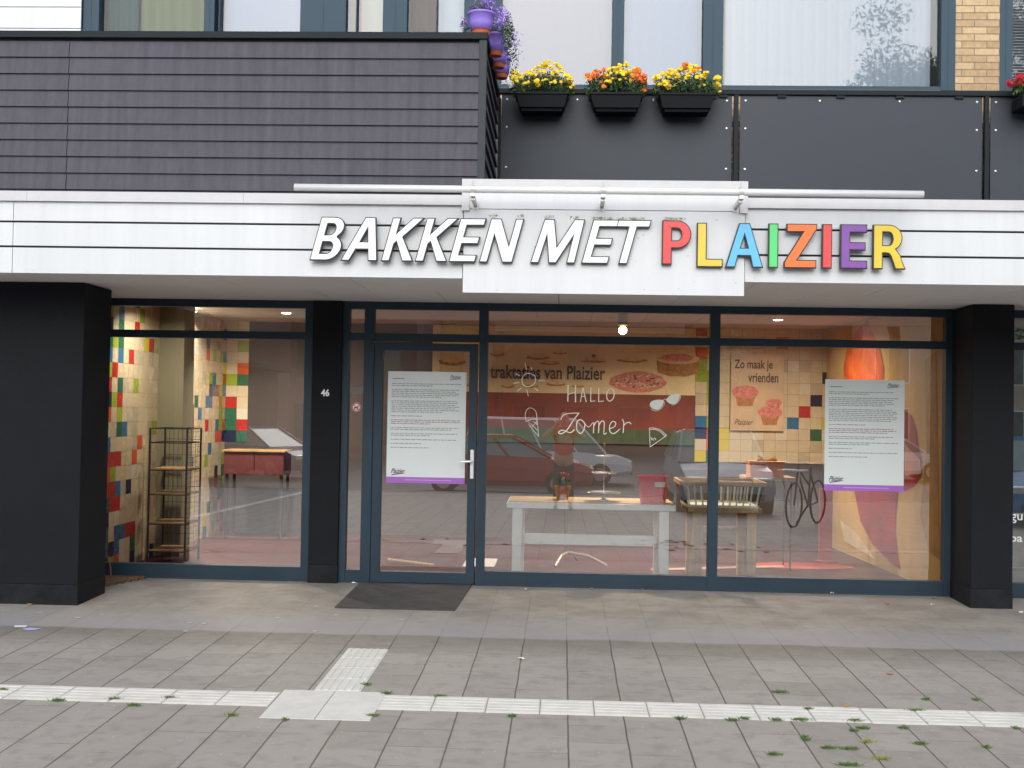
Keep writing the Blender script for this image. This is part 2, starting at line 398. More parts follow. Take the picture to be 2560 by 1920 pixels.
bm = B(); box(bm, -.757, 1.304, -2.15, -2.05, 3.19, 3.25)
box(bm, -.757, -.70, -2.1495, -2.05, 3.02, 3.1895); box(bm, 1.247, 1.304, -2.1495, -2.05, 3.02, 3.1895)
obj('trim', bm, whiteTrim, mid)
obj('seam', bx(-.735, 1.282, -2.124, -2.07, 3.0315, 3.0375), seamM, mid)
# grime spots and moss above the letters are real stains on the panel
bm = B(); r_ = random.Random(4)
for k in range(26):
    X = r_.uniform(-.6, 1.25); Z = r_.choice([r_.uniform(2.44, 2.56), r_.uniform(2.6, 3.02)]); s = r_.uniform(.002, .006)
    lp = [(X+s*(1+.5*r_.random())*math.cos(a), -2.1312, Z+s*.6*(1+.5*r_.random())*math.sin(a)) for a in [q*PI/4 for q in range(8)]]
    quad(bm, lp)
obj('stain', bm, mat('stain', (.42, .38, .30), .8), mid)
# balcony left: lapped grey boards
ZT, ZC, ZB = 4.362, 4.312, 3.05
bal = obj('balcony', bx(-6.2, -.60, -1.96, -.35, 3.05, 3.25), slatM, bld); bal['label'] = 'grey boarded balcony front'
def lapped(bm, A, Bp, nrm, z0, z1, pitch, lap=.016, th=.006):
    A = Vector(A); Bp = Vector(Bp); nrm = Vector(nrm); z = z1
    while z > z0:
        zb = max(z-pitch, z0)
        p = [A+nrm*th, Bp+nrm*th]; q = [A+nrm*(th+lap), Bp+nrm*(th+lap)]
        v = lambda a, zz: Vector((a.x, a.y, zz))
        quad(bm, [v(p[0], z), v(q[0], zb+.003), v(q[1], zb+.003), v(p[1], z)][::-1] if False else [v(q[0], zb+.003), v(q[1], zb+.003), v(p[1], z), v(p[0], z)])
        quad(bm, [v(A, zb+.003), v(Bp, zb+.003), v(q[1], zb+.003), v(q[0], zb+.003)][::-1])
        quad(bm, [v(q[0], zb+.003), v(p[0], z), v(A, z), v(A, zb+.003)])
        quad(bm, [v(q[1], zb+.003), v(Bp, zb+.003), v(Bp, z), v(p[1], z)])
        z -= pitch
bm = B()
lapped(bm, (-6.2, -1.98, 0), (-3.748, -1.98, 0), (0, -1, 0), ZB, ZC-.02, .1245)
lapped(bm, (-3.742, -1.98, 0), (-.66, -1.98, 0), (0, -1, 0), ZB, ZC-.02, .1245)
obj('front_boards', bm, slatM, bal)
bm = B(); lapped(bm, (-.625, -1.96, 0), (-.625, -.47, 0), (1, 0, 0), ZB, ZC-.02, .1245, lap=.02); obj('side_boards', bm, slatM, bal)
bm = B(); box(bm, -6.2, -.63, -1.978, -1.90, ZB, ZC); box(bm, -.70, -.63, -1.899, -.36, ZB, ZC); obj('core', bm, mat('dark_core', (.02, .02, .022), .8), bal)
bm = B(); box(bm, -.659, -.604, -2.008, -1.955, ZB, ZC, bev=.002); obj('corner_post', bm, mat('grey_trim', (.045, .05, .057), .6, spec=.25, var=.1), bal)
bm = B(); box(bm, -6.2, -.597, -2.022, -1.86, ZC, ZT, bev=.003); box(bm, -.74, -.597, -1.859, -.36, ZC, ZT, bev=.003); obj('cap', bm, capM, bal)
obj('end_post', bx(-.60, -.578, -.47, -.40, ZB, 4.28), capM, bal)
bm = B(); tube(bm, [(-.60, -.55, 4.60), (-.49, -.50, 4.36)], .017, 12)
obj('brace', bm, mat('white_steel', (.7, .71, .72), .4), bal)
# upper wall: brick
def brick_mat():
    M = bpy.data.materials.new('buff_brick'); M.use_nodes = True; N = M.node_tree.nodes; L = M.node_tree.links; b = N['Principled BSDF']
    g = N.new('ShaderNodeNewGeometry'); s = N.new('ShaderNodeSeparateXYZ'); c = N.new('ShaderNodeCombineXYZ'); L.new(g.outputs['Position'], s.inputs[0])
    L.new(s.outputs[0], c.inputs[0]); L.new(s.outputs[2], c.inputs[1])
    k = N.new('ShaderNodeTexBrick'); k.inputs['Scale'].default_value = 1; k.inputs['Brick Width'].default_value = .215; k.inputs['Row Height'].default_value = .0625
    k.inputs['Mortar Size'].default_value = .0045; k.inputs['Mortar Smooth'].default_value = .3; k.inputs['Bias'].default_value = -.1
    k.inputs['Color1'].default_value = (.42, .29, .16, 1); k.inputs['Color2'].default_value = (.60, .44, .25, 1); k.inputs['Mortar'].default_value = (.24, .19, .14, 1)
    n = N.new('ShaderNodeTexNoise'); n.inputs['Scale'].default_value = 25; n.inputs['Detail'].default_value = 5; L.new(g.outputs['Position'], n.inputs['Vector'])
    mx = N.new('ShaderNodeMix'); mx.data_type = 'RGBA'; mx.blend_type = 'OVERLAY'; mx.inputs[0].default_value = .35
    L.new(c.outputs[0], k.inputs['Vector']); L.new(k.outputs['Color'], mx.inputs[6]); L.new(n.outputs['Fac'], mx.inputs[7]); L.new(mx.outputs[2], b.inputs['Base Color'])
    bp = N.new('ShaderNodeBump'); bp.inputs['Strength'].default_value = .7; bp.inputs['Distance'].default_value = .01; bp.invert = True
    L.new(k.outputs['Fac'], bp.inputs['Height']); L.new(bp.outputs[0], b.inputs['Normal']); b.inputs['Roughness'].default_value = .85
    return M
brM = brick_mat()
bm = B(); box(bm, -.60, 5.8, -.20, .1, 2.60, 4.44); box(bm, 3.385, 3.765, -.20, .1, 4.44, 9)
box(bm, -6.2, 6, -.2, .1, 6.9, 9)
obj('wall', bm, brM, bld)
bm = B(); z = 3.2
while z < 6.9:
    box(bm, -6.2, -4.395, -.235, -.10, z+.0045, z+.191); z += .194
wc = obj('wall_cladding', bm, whiteM, bld); obj('seam', bx(-6.2, -4.395, -.22, -.09, 3.2, 6.9), mat('cladding_seam', (.25, .27, .33), .6), wc)
obj('wall_return', bx(-4.39, -.60, -.1, .1, 2.6, 3.3), brM, bld)
# upper windows
def upwin(bars, zlo, zhi, label, fm=frameUp, y=-.15, gl=None):
    bm = B()
    for a, b in bars:
        box(bm, a, b, y-.05, y+.05, zlo, zhi)
        if b-a > .09: box(bm, (a+b)/2-.004, (a+b)/2+.004, y-.054, y-.049, zlo, zhi)
    for (a, b), (c, d) in zip(bars, bars[1:]):
        box(bm, b, c, y-.045, y+.045, zlo, zlo+.045); box(bm, b, c, y-.045, y+.045, zhi-.06, zhi)
    o = obj('window', bm, fm, bld); o['label'] = label
    for (a, b), (c, d) in zip(bars, bars[1:]):
        g = B(); quad(g, [(b, y+.012, zlo+.045), (c, y+.012, zlo+.045), (c, y+.012, zhi-.06), (b, y+.012, zhi-.06)]); obj('pane', g, gl or glassUp, o)
    return o
W1 = upwin([(-.935, -.60), (.384, .489), (1.186, 1.362), (3.262, 3.384)], 4.43, 6.9, 'wide living room window above the flower boxes')
W2 = upwin([(3.766, 3.875), (5.4, 5.5)], 4.43, 6.9, 'window with white blinds at the right edge')
W3 = upwin([(-4.392, -4.245), (-3.284, -3.19)], 3.3, 6.9, 'window with olive curtain beside the white cladding', gl=glassSoft)
W4 = upwin([(-3.15, -3.142), (-2.41, -2.0), (-1.908, -1.90), (-1.665, -1.45)], 3.3, 6.9, 'balcony door and side window with pale blinds')
W5 = upwin([(-1.45, -1.449), (-1.185, -1.183), (-.936, -.9355)], 3.3, 6.9, 'window left of the purple pots', gl=glassSoft)
# curtains and blinds hang behind the panes, a step into the rooms
def curtain(x0, x1, z0, z1, y, m_, name, parent, amp=.012, per=.11, seed=0):
    bm = B(); n = int((x1-x0)/.02)+1; top = []; bot = []
    for k in range(n+1):
        x = x0+(x1-x0)*k/n; yy = y+amp*math.sin(2*PI*x/per+1.3*math.sin(x*3+seed))
        top.append(bm.verts.new((x, yy, z1))); bot.append(bm.verts.new((x, yy, z0)))
    for k in range(n): bm.faces.new((bot[k], bot[k+1], top[k+1], top[k]))
    return obj(name, bm, m_, parent, smooth=True)
curtain(1.40, 3.22, 4.44, 6.88, -.03, mat('sheer_white', (.58, .63, .68), .8), 'curtain', W1)
curtain(-.59, .384, 4.44, 6.88, -.04, mat('blind_lavender', (.27, .27, .36), .7), 'blind', W1, amp=.0015)
curtain(.49, 1.186, 4.44, 6.88, -.04, mat('blind_bluish', (.23, .33, .48), .7), 'blind', W1, amp=.003)
bm = B(); z = 4.45
while z < 6.88:
    quad(bm, [(3.88, -.075, z), (5.38, -.075, z), (5.38, -.055, z+.012), (3.88, -.055, z+.012)]); z += .026
obj('blind', bm, mat('venetian', (.75, .77, .78), .5), W2)
curtain(-4.22, -3.95, 3.3, 6.88, -.03, mat('green_curtain', (.04, .09, .085), .8), 'curtain', W3)
curtain(-3.94, -3.25, 3.3, 6.88, .02, mat('olive_curtain', (.20, .23, .13), .85), 'curtain', W3, amp=.02, per=.2)
curtain(-3.141, -2.41, 3.3, 6.88, -.05, mat('white_blind', (.45, .50, .62), .7), 'blind', W4, amp=.001)
curtain(-1.89, -1.67, 3.3, 6.88, .0, mat('beige_blind', (.45, .45, .36), .8), 'blind', W4, amp=.004)
curtain(-1.44, -1.19, 3.3, 6.88, .0, mat('brown_curtain', (.07, .045, .04), .9), 'curtain', W5, amp=.02, per=.09)
curtain(-1.18, -.94, 3.3, 6.88, -.04, mat('pale_blind', (.6, .66, .76), .7), 'blind', W5, amp=.001)
obj('room_wall', bx(-6, 6, .35, .45, 2.7, 7), mat('room_wall', (.3, .3, .29), .9), bld)
# balustrade panels with posts, rail and bolts
panels = [(-.572, 1.412, 'dark balustrade panel under the three flower boxes'), (1.482, 3.532, 'widest dark balustrade panel in the middle right'), (3.602, 5.5, 'dark balustrade panel cut by the right edge')]
boltM = mat('steel_bolt', (.8, .8, .8), .25, metal=.6)
for x0, x1, lb in panels:
    o = obj('balustrade_panel', bx(x0, x1, -.46, -.45, 2.9, 4.317, bev=.001), panelM, bld); o['label'] = lb
    pts = [(x0+.045, z) for z in (3.32, 3.68, 4.03, 4.27)]+[(x1-.045, z) for z in (3.32, 3.68, 4.03, 4.27)]+[(x0+(x1-x0)*t, 4.272) for t in (.33, .66)]
    for X, Z in pts:
        b_ = B(); lathe(b_, [(.011, 0), (.010, .004), (.004, .007)], (0, 0, 0), 10)
        for v in b_.verts: v.co = Vector((X+v.co.x, -.4602-v.co.z, Z+v.co.y))
        obj('bolt', b_, boltM, o)
rl = obj('rail', bx(-.60, 5.6, -.485, -.425, 4.318, 4.362, bev=.004), capM, bld)
for k in range(9): obj('clip', bx(-.2+k*.5, -.13+k*.5, -.478, -.4605, 4.295, 4.3179), capM, rl)
for X, lb in ((1.447, None), (3.567, None), (-.54, None)):
    if X > 0:
        bm = bx(X-.018, X+.018, -.48, -.43, 2.9, 4.318)
        for z in (3.35, 3.69, 4.05): box(bm, X-.034, X+.034, -.449, -.43, z, z+.045)
        obj('post', bm, capM, bld)
# ---------------------------------------------------------------- shop sign: cut-out letters with dark returns
def arc(cx, cz, rx, rz, a0, a1, n=14): return [(cx+rx*math.cos(math.radians(a0+(a1-a0)*k/n)), cz+rz*math.sin(math.radians(a0+(a1-a0)*k/n))) for k in range(n+1)]
def glyph(ch, s=.2):
    h = .155 if s > .17 else .135
    if ch == 'L': return [[(0, 0), (.56, 0), (.56, h), (s, h), (s, 1), (0, 1)]]
    if ch == 'I': return [[(0, 0), (s, 0), (s, 1), (0, 1)]]
    if ch == 'E': return [[(0, 0), (.58, 0), (.58, h), (s, h), (s, .43), (.54, .43), (.54, .43+h), (s, .43+h), (s, 1-h), (.57, 1-h), (.57, 1), (0, 1)]]
    if ch == 'T': return [[(.37-s/2, 0), (.37+s/2, 0), (.37+s/2, 1-h), (.74, 1-h), (.74, 1), (0, 1), (0, 1-h), (.37-s/2, 1-h)]]
    if ch == 'Z': return [[(0, 0), (.70, 0), (.70, h), (.25, h), (.71, .90), (.71, 1), (.05, 1), (.05, 1-h), (.44, 1-h), (0, .12)]]
    if ch == 'N': return [[(0, 0), (s*.95, 0), (s*.95, .67), (.53, 0), (.74, 0), (.74, 1), (.74-s*.95, 1), (.74-s*.95, .34), (.22, 1), (0, 1)]]
    if ch == 'M': return [[(0, 0), (s*.95, 0), (s*.95+.03, .68), (.42, 0), (.57, 0), (.82, .68), (.84, 0), (1.0, 0), (.96, 1), (.75, 1), (.50, .33), (.26, 1), (.05, 1)]]
    if ch == 'A': return [[(0, 0), (s, 0), (.25+.01*s, .27), (.56, .27), (.80-s, 0), (.82, 0), (.52, 1), (.30, 1)], [(.30, .42), (.41, .80), (.515, .42)]]
    if ch == 'K': return [[(0, 0), (s, 0), (s, .40), (s+.06, .47), (.49, 0), (.71, 0), (.33, .56), (.70, 1), (.48, 1), (s, .61), (s, 1), (0, 1)]]
    if ch == 'P': return [[(0, 0), (s, 0), (s, .38)]+arc(.33, .69, .305, .31, -90, 90)+[(0, 1)], [(s, .53), (s, .85)]+arc(.32, .69, .125, .16, 90, -90)]
    if ch == 'B': return [[(0, 0)]+arc(.34, .28, .30, .28, -90, 62)+arc(.31, .76, .27, .24, -52, 90)+[(0, 1)], [(s, .13), (s, .44)]+arc(.33, .285, .125, .155, 90, -90), [(s, .575), (s, .87)]+arc(.30, .723, .115, .147, 90, -90)]
    if ch == 'R': return [[(0, 0), (s, 0), (s, .37), (.30, .37), (.36, .35), (.41, .27), (.50, 0), (.70, 0), (.64, .14), (.59, .30), (.50, .42)]+arc(.34, .71, .29, .29, -62, 90)+[(0, 1)], [(s, .52), (s, .86)]+arc(.33, .69, .115, .17, 90, -90)]
Y0 = -2.152
CAPH = .318
zx = lambda px: None
sign = thing('shop_sign', (.3, Y0, 2.62), 'raised letters spelling BAKKEN MET PLAIZIER on the white fascia, white italics then rainbow colours', 'sign')
darkL = mat('letter_return', (.022, .024, .026), .5)
L1 = [('B', 773, 652), ('A', 851, 652), ('K', 951, 653), ('K', 1036, 654), ('E', 1120, 655), ('N', 1196, 656), ('M', 1324, 658), ('E', 1451, 660), ('T', 1513, 662)]
cols = {'red': (.72, .045, .045), 'yellow': (.72, .53, .04), 'sky_blue': (.10, .47, .86), 'green': (.07, .62, .16), 'orange': (.90, .16, .015), 'violet': (.20, .06, .33), 'white': (.86, .87, .88)}
L2 = [('P', 1652, 665, 'red'), ('L', 1739, 666, 'yellow'), ('A', 1811, 667, 'sky_blue'), ('I', 1917.5, 667, 'green'), ('Z', 1957, 667.5, 'orange'), ('I', 2051.5, 668, 'red'), ('E', 2097, 668, 'violet'), ('R', 2178.5, 670, 'yellow')]
def letter(ch, px, py, colname, s, ital, wd=1.0):
    X, Z = pl(px, py, Y0); Z = round(Z, 3)
    if px < 1700: Z = 2.642
    else: Z = 2.627
    lp = [[(X+.012+(a*wd+(ital*b))*CAPH*.97, Z+.006+b*(CAPH-.012)) for a, b in q] for q in glyph(ch, s)]
    a = poly_mesh(lp, .015, .0065, Y0)
    o = fin('letter', a, darkL, sign); o['label'] = f'{colname.replace("_", " ")} letter {ch}'
    b = poly_mesh(lp, .002, -.001, Y0-.0195)
    cn = colname; fin('letter_face', b, mat('face_'+cn, cols[cn], .3, var=.05, scale=5, emit=0), o)
for ch, px, py in L1: letter(ch, px, py, 'white', .165, .26)
for ch, px, py, cn in L2: letter(ch, px, py, cn, .185, 0)
# moss above letters
bm = B(); r_ = random.Random(9)
for (a, b, zc) in ((1222, 1245, 541), (1293, 1310, 541), (1360, 1385, 543), (1425, 1448, 545), (1476, 1530, 546), (1545, 1612, 548), (1660, 1715, 548)):
    for k in range(int((b-a)*.9)):
        X, Z = pl(r_.uniform(a, b), zc+r_.uniform(-4, 3), -2.132); s = r_.uniform(.003, .007)
        quad(bm, [(X-s, -2.1315, Z-s*.5), (X+s, -2.1315, Z-s*.6), (X+s*.7, -2.1315, Z+s*.6), (X-s*.8, -2.1315, Z+s*.5)])
obj('moss', bm, mat('moss_stain', (.50, .47, .34), .9), mid)
# light bar over the sign
lb = thing('sign_light_bar', (.27, -2.4, 3.12), 'long white tubular light bar mounted above the shop letters on three brackets', 'light fitting')
bm = B(); tube(bm, [(-1.925, -2.4, 3.131), (2.472, -2.4, 3.122)], .0255, 20); obj('tube', bm, mat('tube_alu', (.80, .81, .82), .22, metal=.15), lb, smooth=False)
for p in lb.children[0].data.polygons: p.use_smooth = len(p.vertices) == 4
for X in (-.658, .258, 1.219):
    bm = B(); box(bm, X-.014, X+.014, -2.39, -2.13, 3.055, 3.085); box(bm, X-.016, X+.016, -2.43, -2.372, 3.075, 3.098); tube(bm, [(X-.016, -2.4, 3.127), (X+.016, -2.4, 3.127)], .031, 16)
    tube(bm, [(X, -2.38, 3.16), (X, -2.38, 3.19)], .006, 8); box(bm, X-.02, X+.02, -2.136, -2.1305, 3.03, 3.10)
    obj('bracket', bm, mat('bracket_alu', (.62, .62, .60), .4, metal=.4), lb)
# house number
me = join([text_mesh('46', -2.172, -2.096, 1.672, 1.735, -.1062, bold=.03)]); tag(obj('house_number', me, mat('white_vinyl', (.8, .8, .8), .5)), 'white house number 46 on the slim black pillar', 'house number')
# ---------------------------------------------------------------- interior of the shop
XL, XR0, XR1, YB, ZCL = -4.2, 3.41, 3.21, 4.0, 2.62
floorM = mat('maroon_floor', (.065, .015, .02), .4, var=.2, scale=1.5)
bm = B(); quad(bm, [(XL-.3, .06, .004), (XR0+.3, .06, .004), (XR0+.3, YB+.2, .004), (XL-.3, YB+.2, .004)]); tag(obj('shop_floor', bm, floorM), kind='structure')
ceilM = mat('ceiling_tile', (.50, .43, .39), .8, var=.04)
bm = B(); x = XL-.3
while x < XR0+.3:
    y = .06
    while y < YB:
        box(bm, x+.004, x+.596, y+.004, y+.596, ZCL, ZCL+.02); y += .6
    x += .6
tag(obj('ceiling', bm, ceilM), kind='structure')
tag(obj('ceiling_grid', bx(XL-.4, XR0+.4, .05, YB+.3, ZCL+.016, ZCL+.06), mat('grid_brown', (.4, .27, .16), .7)), kind='structure')
tileC = [('tile_cream', (.62, .54, .40)), ('tile_beige', (.50, .45, .34)), ('tile_red', (.45, .03, .03)), ('tile_orange', (.62, .10, .03)), ('tile_lime', (.30, .42, .04)), ('tile_yellow', (.62, .52, .05)), ('tile_blue', (.04, .16, .36)), ('tile_navy', (.012, .015, .06)), ('tile_green', (.03, .13, .08)), ('tile_white', (.66, .62, .54))]
tmats = [mat(n, c, .25, var=.04, spec=.4) for n, c in tileC]
def tilewall(name, org, du, n, m_, prob, s=.14, seed=1, label=None, j0=0):
    """du: unit vector along the wall; offset outward handled by caller"""
    r = random.Random(seed); bm = B(); org = Vector(org); du = Vector(du); g = .0012
    for i in range(n):
        for j in range(j0, m_):
            p = prob(i, j); c = r.choice([2, 2, 3, 4, 4, 5, 6, 6, 7, 8]) if r.random() < p else (r.choice([0, 0, 0, 1, 9]) if r.random() < .35 else 0)
            a = org+du*(i*s+g); b = org+du*((i+1)*s-g); z0, z1 = j*s+g, (j+1)*s-g
            quad(bm, [(a.x, a.y, z0), (b.x, b.y, z0), (b.x, b.y, z1), (a.x, a.y, z1)], c)
    o = obj(name, bm, tmats); tag(o, kind='structure'); return o
rows = 19
def pL(i, j): return .92 if i < 1 else .62 if i < 3 else .22 if i < 7 else .07 if i < 22 else .25 if i < 26 else .6
tilewall('wall_left', (XL, .07, 0), (0, 1, 0), 28, rows, pL, seed=11)
grout = mat('grout', (.30, .26, .20), .9)
tag(obj('wall_left_backing', bx(XL-.2, XL-.003, -.05, YB+.3, 0, 2.9), grout), kind='structure')
tag(obj('wall_back', bx(XL-.3, XR0+.5, YB+.004, YB+.2, 0, 2.9), mat('back_wall', (.07, .06, .065), .85, var=.1)), kind='structure')  # dimness of the rear of the shop is put into this dark colour
tilewall('wall_back_tiles', (1.62, YB-.004, 0), (1, 0, 0), 12, rows, lambda i, j: .75 if i < 2 else .12, seed=5, j0=7)
tilewall('wall_corner_tiles', (XL, YB-.004, 0), (1, 0, 0), 2, rows, lambda i, j: .6, seed=3, j0=8)
obR = mat('right_wall', (.60, .47, .28), .8, var=.05)
bm = B(); quad(bm, [(XR0, .06, 0), (XR1, YB, 0), (XR1, YB, ZCL), (XR0, .06, ZCL)]); quad(bm, [(XR0+.1, .06, 0), (XR1+.1, YB, 0), (XR1+.1, YB, ZCL), (XR0+.1, .06, ZCL)])
tag(obj('wall_right', bm, obR), kind='structure')
tag(obj('neighbour_wall', bx(XR0+.12, 9, 2.2, 2.3, 0, 2.9), mat('neighbour_grey', (.10, .11, .10), .85, var=.3)), kind='structure')
tag(obj('neighbour_ceiling', bx(XR0+.12, 9, .06, 2.2, 2.63, 2.9), mat('neighbour_grey', (0, 0, 0))), kind='structure')
tag(obj('interior_pillar', bx(XL, -3.94, 1.5, 1.85, 0, ZCL), mat('sage_paint', (.25, .24, .17), .8)), kind='structure')
# ---- mural on the back wall
def ell(bm, cx, cz, rx, rz, Y, mi=0, n=22, wob=0, seed=0):
    r = random.Random(seed); quad(bm, [(cx+rx*(1+wob*(r.random()-.5))*math.cos(2*PI*k/n), Y, cz+rz*(1+wob*(r.random()-.5))*math.sin(2*PI*k/n)) for k in range(n)], mi)
YM = YB-.03
mural = thing('wall_mural', (.3, YM, 1.2), 'wide cream and red wall mural of pastries reading traktaties van Plaizier on the back wall', 'mural')
bgM = [mat('mural_cream', (.74, .62, .38), .6, var=.12, scale=1.2), mat('mural_red', (.19, .035, .022), .6, var=.35, scale=2.0), mat('mural_green', (.06, .085, .04), .6, var=.3)]
bm = B(); box(bm, -1.62, 1.615, YM, YB-.006, 1.79, 2.612, 0); box(bm, -1.62, 1.615, YM, YB-.006, 1.36, 1.7899, 1); box(bm, -1.62, 1.615, YM, YB-.006, 1.18, 1.3599, 2)
obj('backdrop', bm, bgM, mural)
pm = [mat('pastry_brown', (.42, .20, .07), .6, var=.4, scale=25), mat('pastry_cream', (.72, .52, .30), .6, var=.25, scale=20), mat('pastry_pink', (.62, .22, .20), .6, var=.45, scale=30), mat('choc', (.10, .05, .03), .5), mat('berry', (.10, .04, .22), .4)]
def pastry(px, py, w_, h_, kind):
    X, Z = pl(px, py, YM); s = (YM+10.8)/3000; rx, rz = w_*s/2, h_*s/2; bm = B(); Yp = YM-.004
    if kind == 0: ell(bm, X, Z, rx, rz*.6, Yp, 0, wob=.25, seed=px); ell(bm, X, Z+rz*.35, rx*.8, rz*.5, Yp-.002, 1, wob=.3, seed=px+1)
    elif kind == 1:
        quad(bm, [(X-rx, Yp, Z+rz*.5), (X-rx*.92, Yp, Z-rz*.7), (X-rx*.4, Yp, Z-rz), (X+rx*.4, Yp, Z-rz), (X+rx*.92, Yp, Z-rz*.7), (X+rx, Yp, Z+rz*.5)], 0)
        ell(bm, X, Z+rz*.5, rx, rz*.45, Yp-.002, 1, wob=.1, seed=px); ell(bm, X, Z+rz*.6, rx*.8, rz*.33, Yp-.004, 2, wob=.3, seed=px)
    elif kind == 2:
        ell(bm, X, Z, rx, rz, Yp, 2, wob=.12, seed=px); r = random.Random(px)
        for k in range(60): a = r.random()*6.28; q = r.random()**.5*.85; ell(bm, X+rx*q*math.cos(a), Z+rz*q*math.sin(a)*.8+rz*.08, rx*.05, rz*.09, Yp-.002-.0002*k/10, r.choice([1, 1, 0, 3]), n=7)
    elif kind == 3: ell(bm, X, Z, rx, rz*.5, Yp, 1, wob=.2, seed=px); ell(bm, X, Z-rz*.3, rx, rz*.22, Yp-.002, 0, wob=.2, seed=px); ell(bm, X, Z+rz*.8, rx*.16, rz*.3, Yp-.004, 4)
    obj('pastry', bm, pm, mural)
for a in ((1243, 885, 34, 22, 0), (1345, 893, 60, 22, 0), (1400, 882, 34, 14, 0), (1375, 908, 50, 16, 0), (1484, 900, 64, 26, 3), (1580, 901, 72, 20, 0), (1594, 955, 140, 52, 2), (1695, 912, 108, 58, 1), (1270, 965, 34, 18, 0), (1390, 960, 50, 20, 0), (1330, 965, 34, 14, 0), (1445, 965, 34, 12, 0), (1130, 905, 70, 30, 0), (1160, 960, 50, 22, 3)): pastry(*a)
Xa, Za = pl(1225, 942, YM); Xb, Zb = pl(1513, 919, YM)
me = join([text_mesh('traktaties van Plaizier', Xa, Xb, Za-.02, Zb+.015, YM-.012, bold=.02)]); obj('lettering', me, mat('text_brown', (.09, .055, .03), .7), mural)
# ---- poster on the tiled back wall
YP = YB-.04
ps = thing('wall_poster', (2.1, YP, 1.4), 'cream poster with muffins reading Zo maak je vrienden on the tiled back wall', 'poster')
x0, z1 = pl(1828, 885, YP); x1, z0 = pl(1958, 1078, YP); obj('sheet', bx(x0, x1, YP, YP+.01, z0, z1), mat('poster_sand', (.60, .46, .32), .6, var=.12, scale=3), ps)
a, b = pl(1836, 928, YP), pl(1932, 900, YP); c, d = pl(1870, 956, YP), pl(1946, 932, YP)
obj('lettering', join([text_mesh('Zo maak je', a[0], b[0], a[1], b[1], YP-.003, bold=.02), text_mesh('vrienden', c[0], d[0], c[1], d[1], YP-.003, bold=.02)]), mat('text_brown', (0, 0, 0)), ps)
bm = B()
for px, py, w_ in ((1863, 985, 66), (1935, 1010, 40), (1925, 1035, 60)):
    X, Z = pl(px, py, YP); s = (YP+10.8)/3000*w_/2
    quad(bm, [(X-s*.8, YP-.003, Z), (X-s*.55, YP-.003, Z-s*.9), (X+s*.55, YP-.003, Z-s*.9), (X+s*.8, YP-.003, Z)], 0); ell(bm, X, Z+s*.15, s, s*.5, YP-.005, 2, wob=.1, seed=px)
obj('muffins', bm, pm, ps)
X, Z = pl(1842, 1060, YP); obj('logo', join([text_mesh('Plaizier', X-.03, X+.2, Z-.01, Z+.06, YP-.004, shear=.4)]), mat('text_brown', (0, 0, 0)), ps)
# ---- mural on the right wall (printed straight on the receding wall)
def onright(px, py, off=.004):
    d = ray(px, py); k = (XR1-XR0)/(YB-.06)          # X = XR0 + k (Y-.06) - off
    t = (XR0-off+k*(CAM.y-.06)-CAM.x)/(d.x-k*d.y); p = CAM+d*t; return p
gm = thing('giant_mural', (3.3, 2, 0), 'tall golden wall mural with orange and crimson shapes behind the right notice', 'mural')
def patch(pts, mt, off, name, parent):
    bm = B(); quad(bm, [onright(x, y, off) for x, y in pts]); return obj(name, bm, mt, parent)
amber = mat('mural_gold', (.58, .36, .11), .6, var=.25, scale=1.2); orng = mat('mural_orange', (.62, .11, .015), .5, var=.4, scale=4); crim = mat('mural_crimson', (.35, .03, .03), .5, var=.35, scale=3)
bm = B(); k_ = (XR1-XR0)/(YB-.06)
for y0_, y1_ in ((.06, 1.3), (1.3, 2.7), (2.7, 3.98)): quad(bm, [(XR0+k_*(y0_-.06)-.003, y0_, .02), (XR0+k_*(y1_-.06)-.003, y1_, .02), (XR0+k_*(y1_-.06)-.003, y1_, 2.6), (XR0+k_*(y0_-.06)-.003, y0_, 2.6)])
obj('backdrop', bm, amber, gm)
patch([(2168, 797), (2180, 830), (2200, 870), (2210, 920), (2208, 1000), (2190, 1060), (2140, 1050), (2112, 980), (2108, 920), (2118, 870), (2140, 830), (2158, 812)], orng, .008, 'flame_shape', gm)
patch([(2262, 1025), (2280, 1040), (2292, 1080), (2296, 1120), (2304, 1150), (2302, 1190), (2285, 1215), (2262, 1228), (2240, 1200), (2235, 1080)], crim, .008, 'crimson_shape', gm)
patch([(2135, 1225), (2170, 1228), (2245, 1228), (2240, 1280), (2238, 1330), (2246, 1395), (2252, 1425), (2225, 1405), (2180, 1360), (2150, 1300)], crim, .009, 'crimson_shape', gm)
patch([(2262, 1110), (2300, 1150), (2303, 1185), (2262, 1190)], mat('mural_skin', (.62, .28, .16), .6, var=.2), .012, 'hand_shape', gm)
patch([(2100, 1300), (2140, 1330), (2190, 1400), (2110, 1352)], mat('mural_sand', (.68, .52, .32), .6, var=.2), .012, 'pale_shape', gm)
patch([(2312, 900), (2340, 880), (2350, 1400), (2322, 1380), (2300, 1290), (2316, 1120)], mat('mural_ochre', (.45, .24, .05), .6, var=.3), .006, 'ochre_shape', gm)
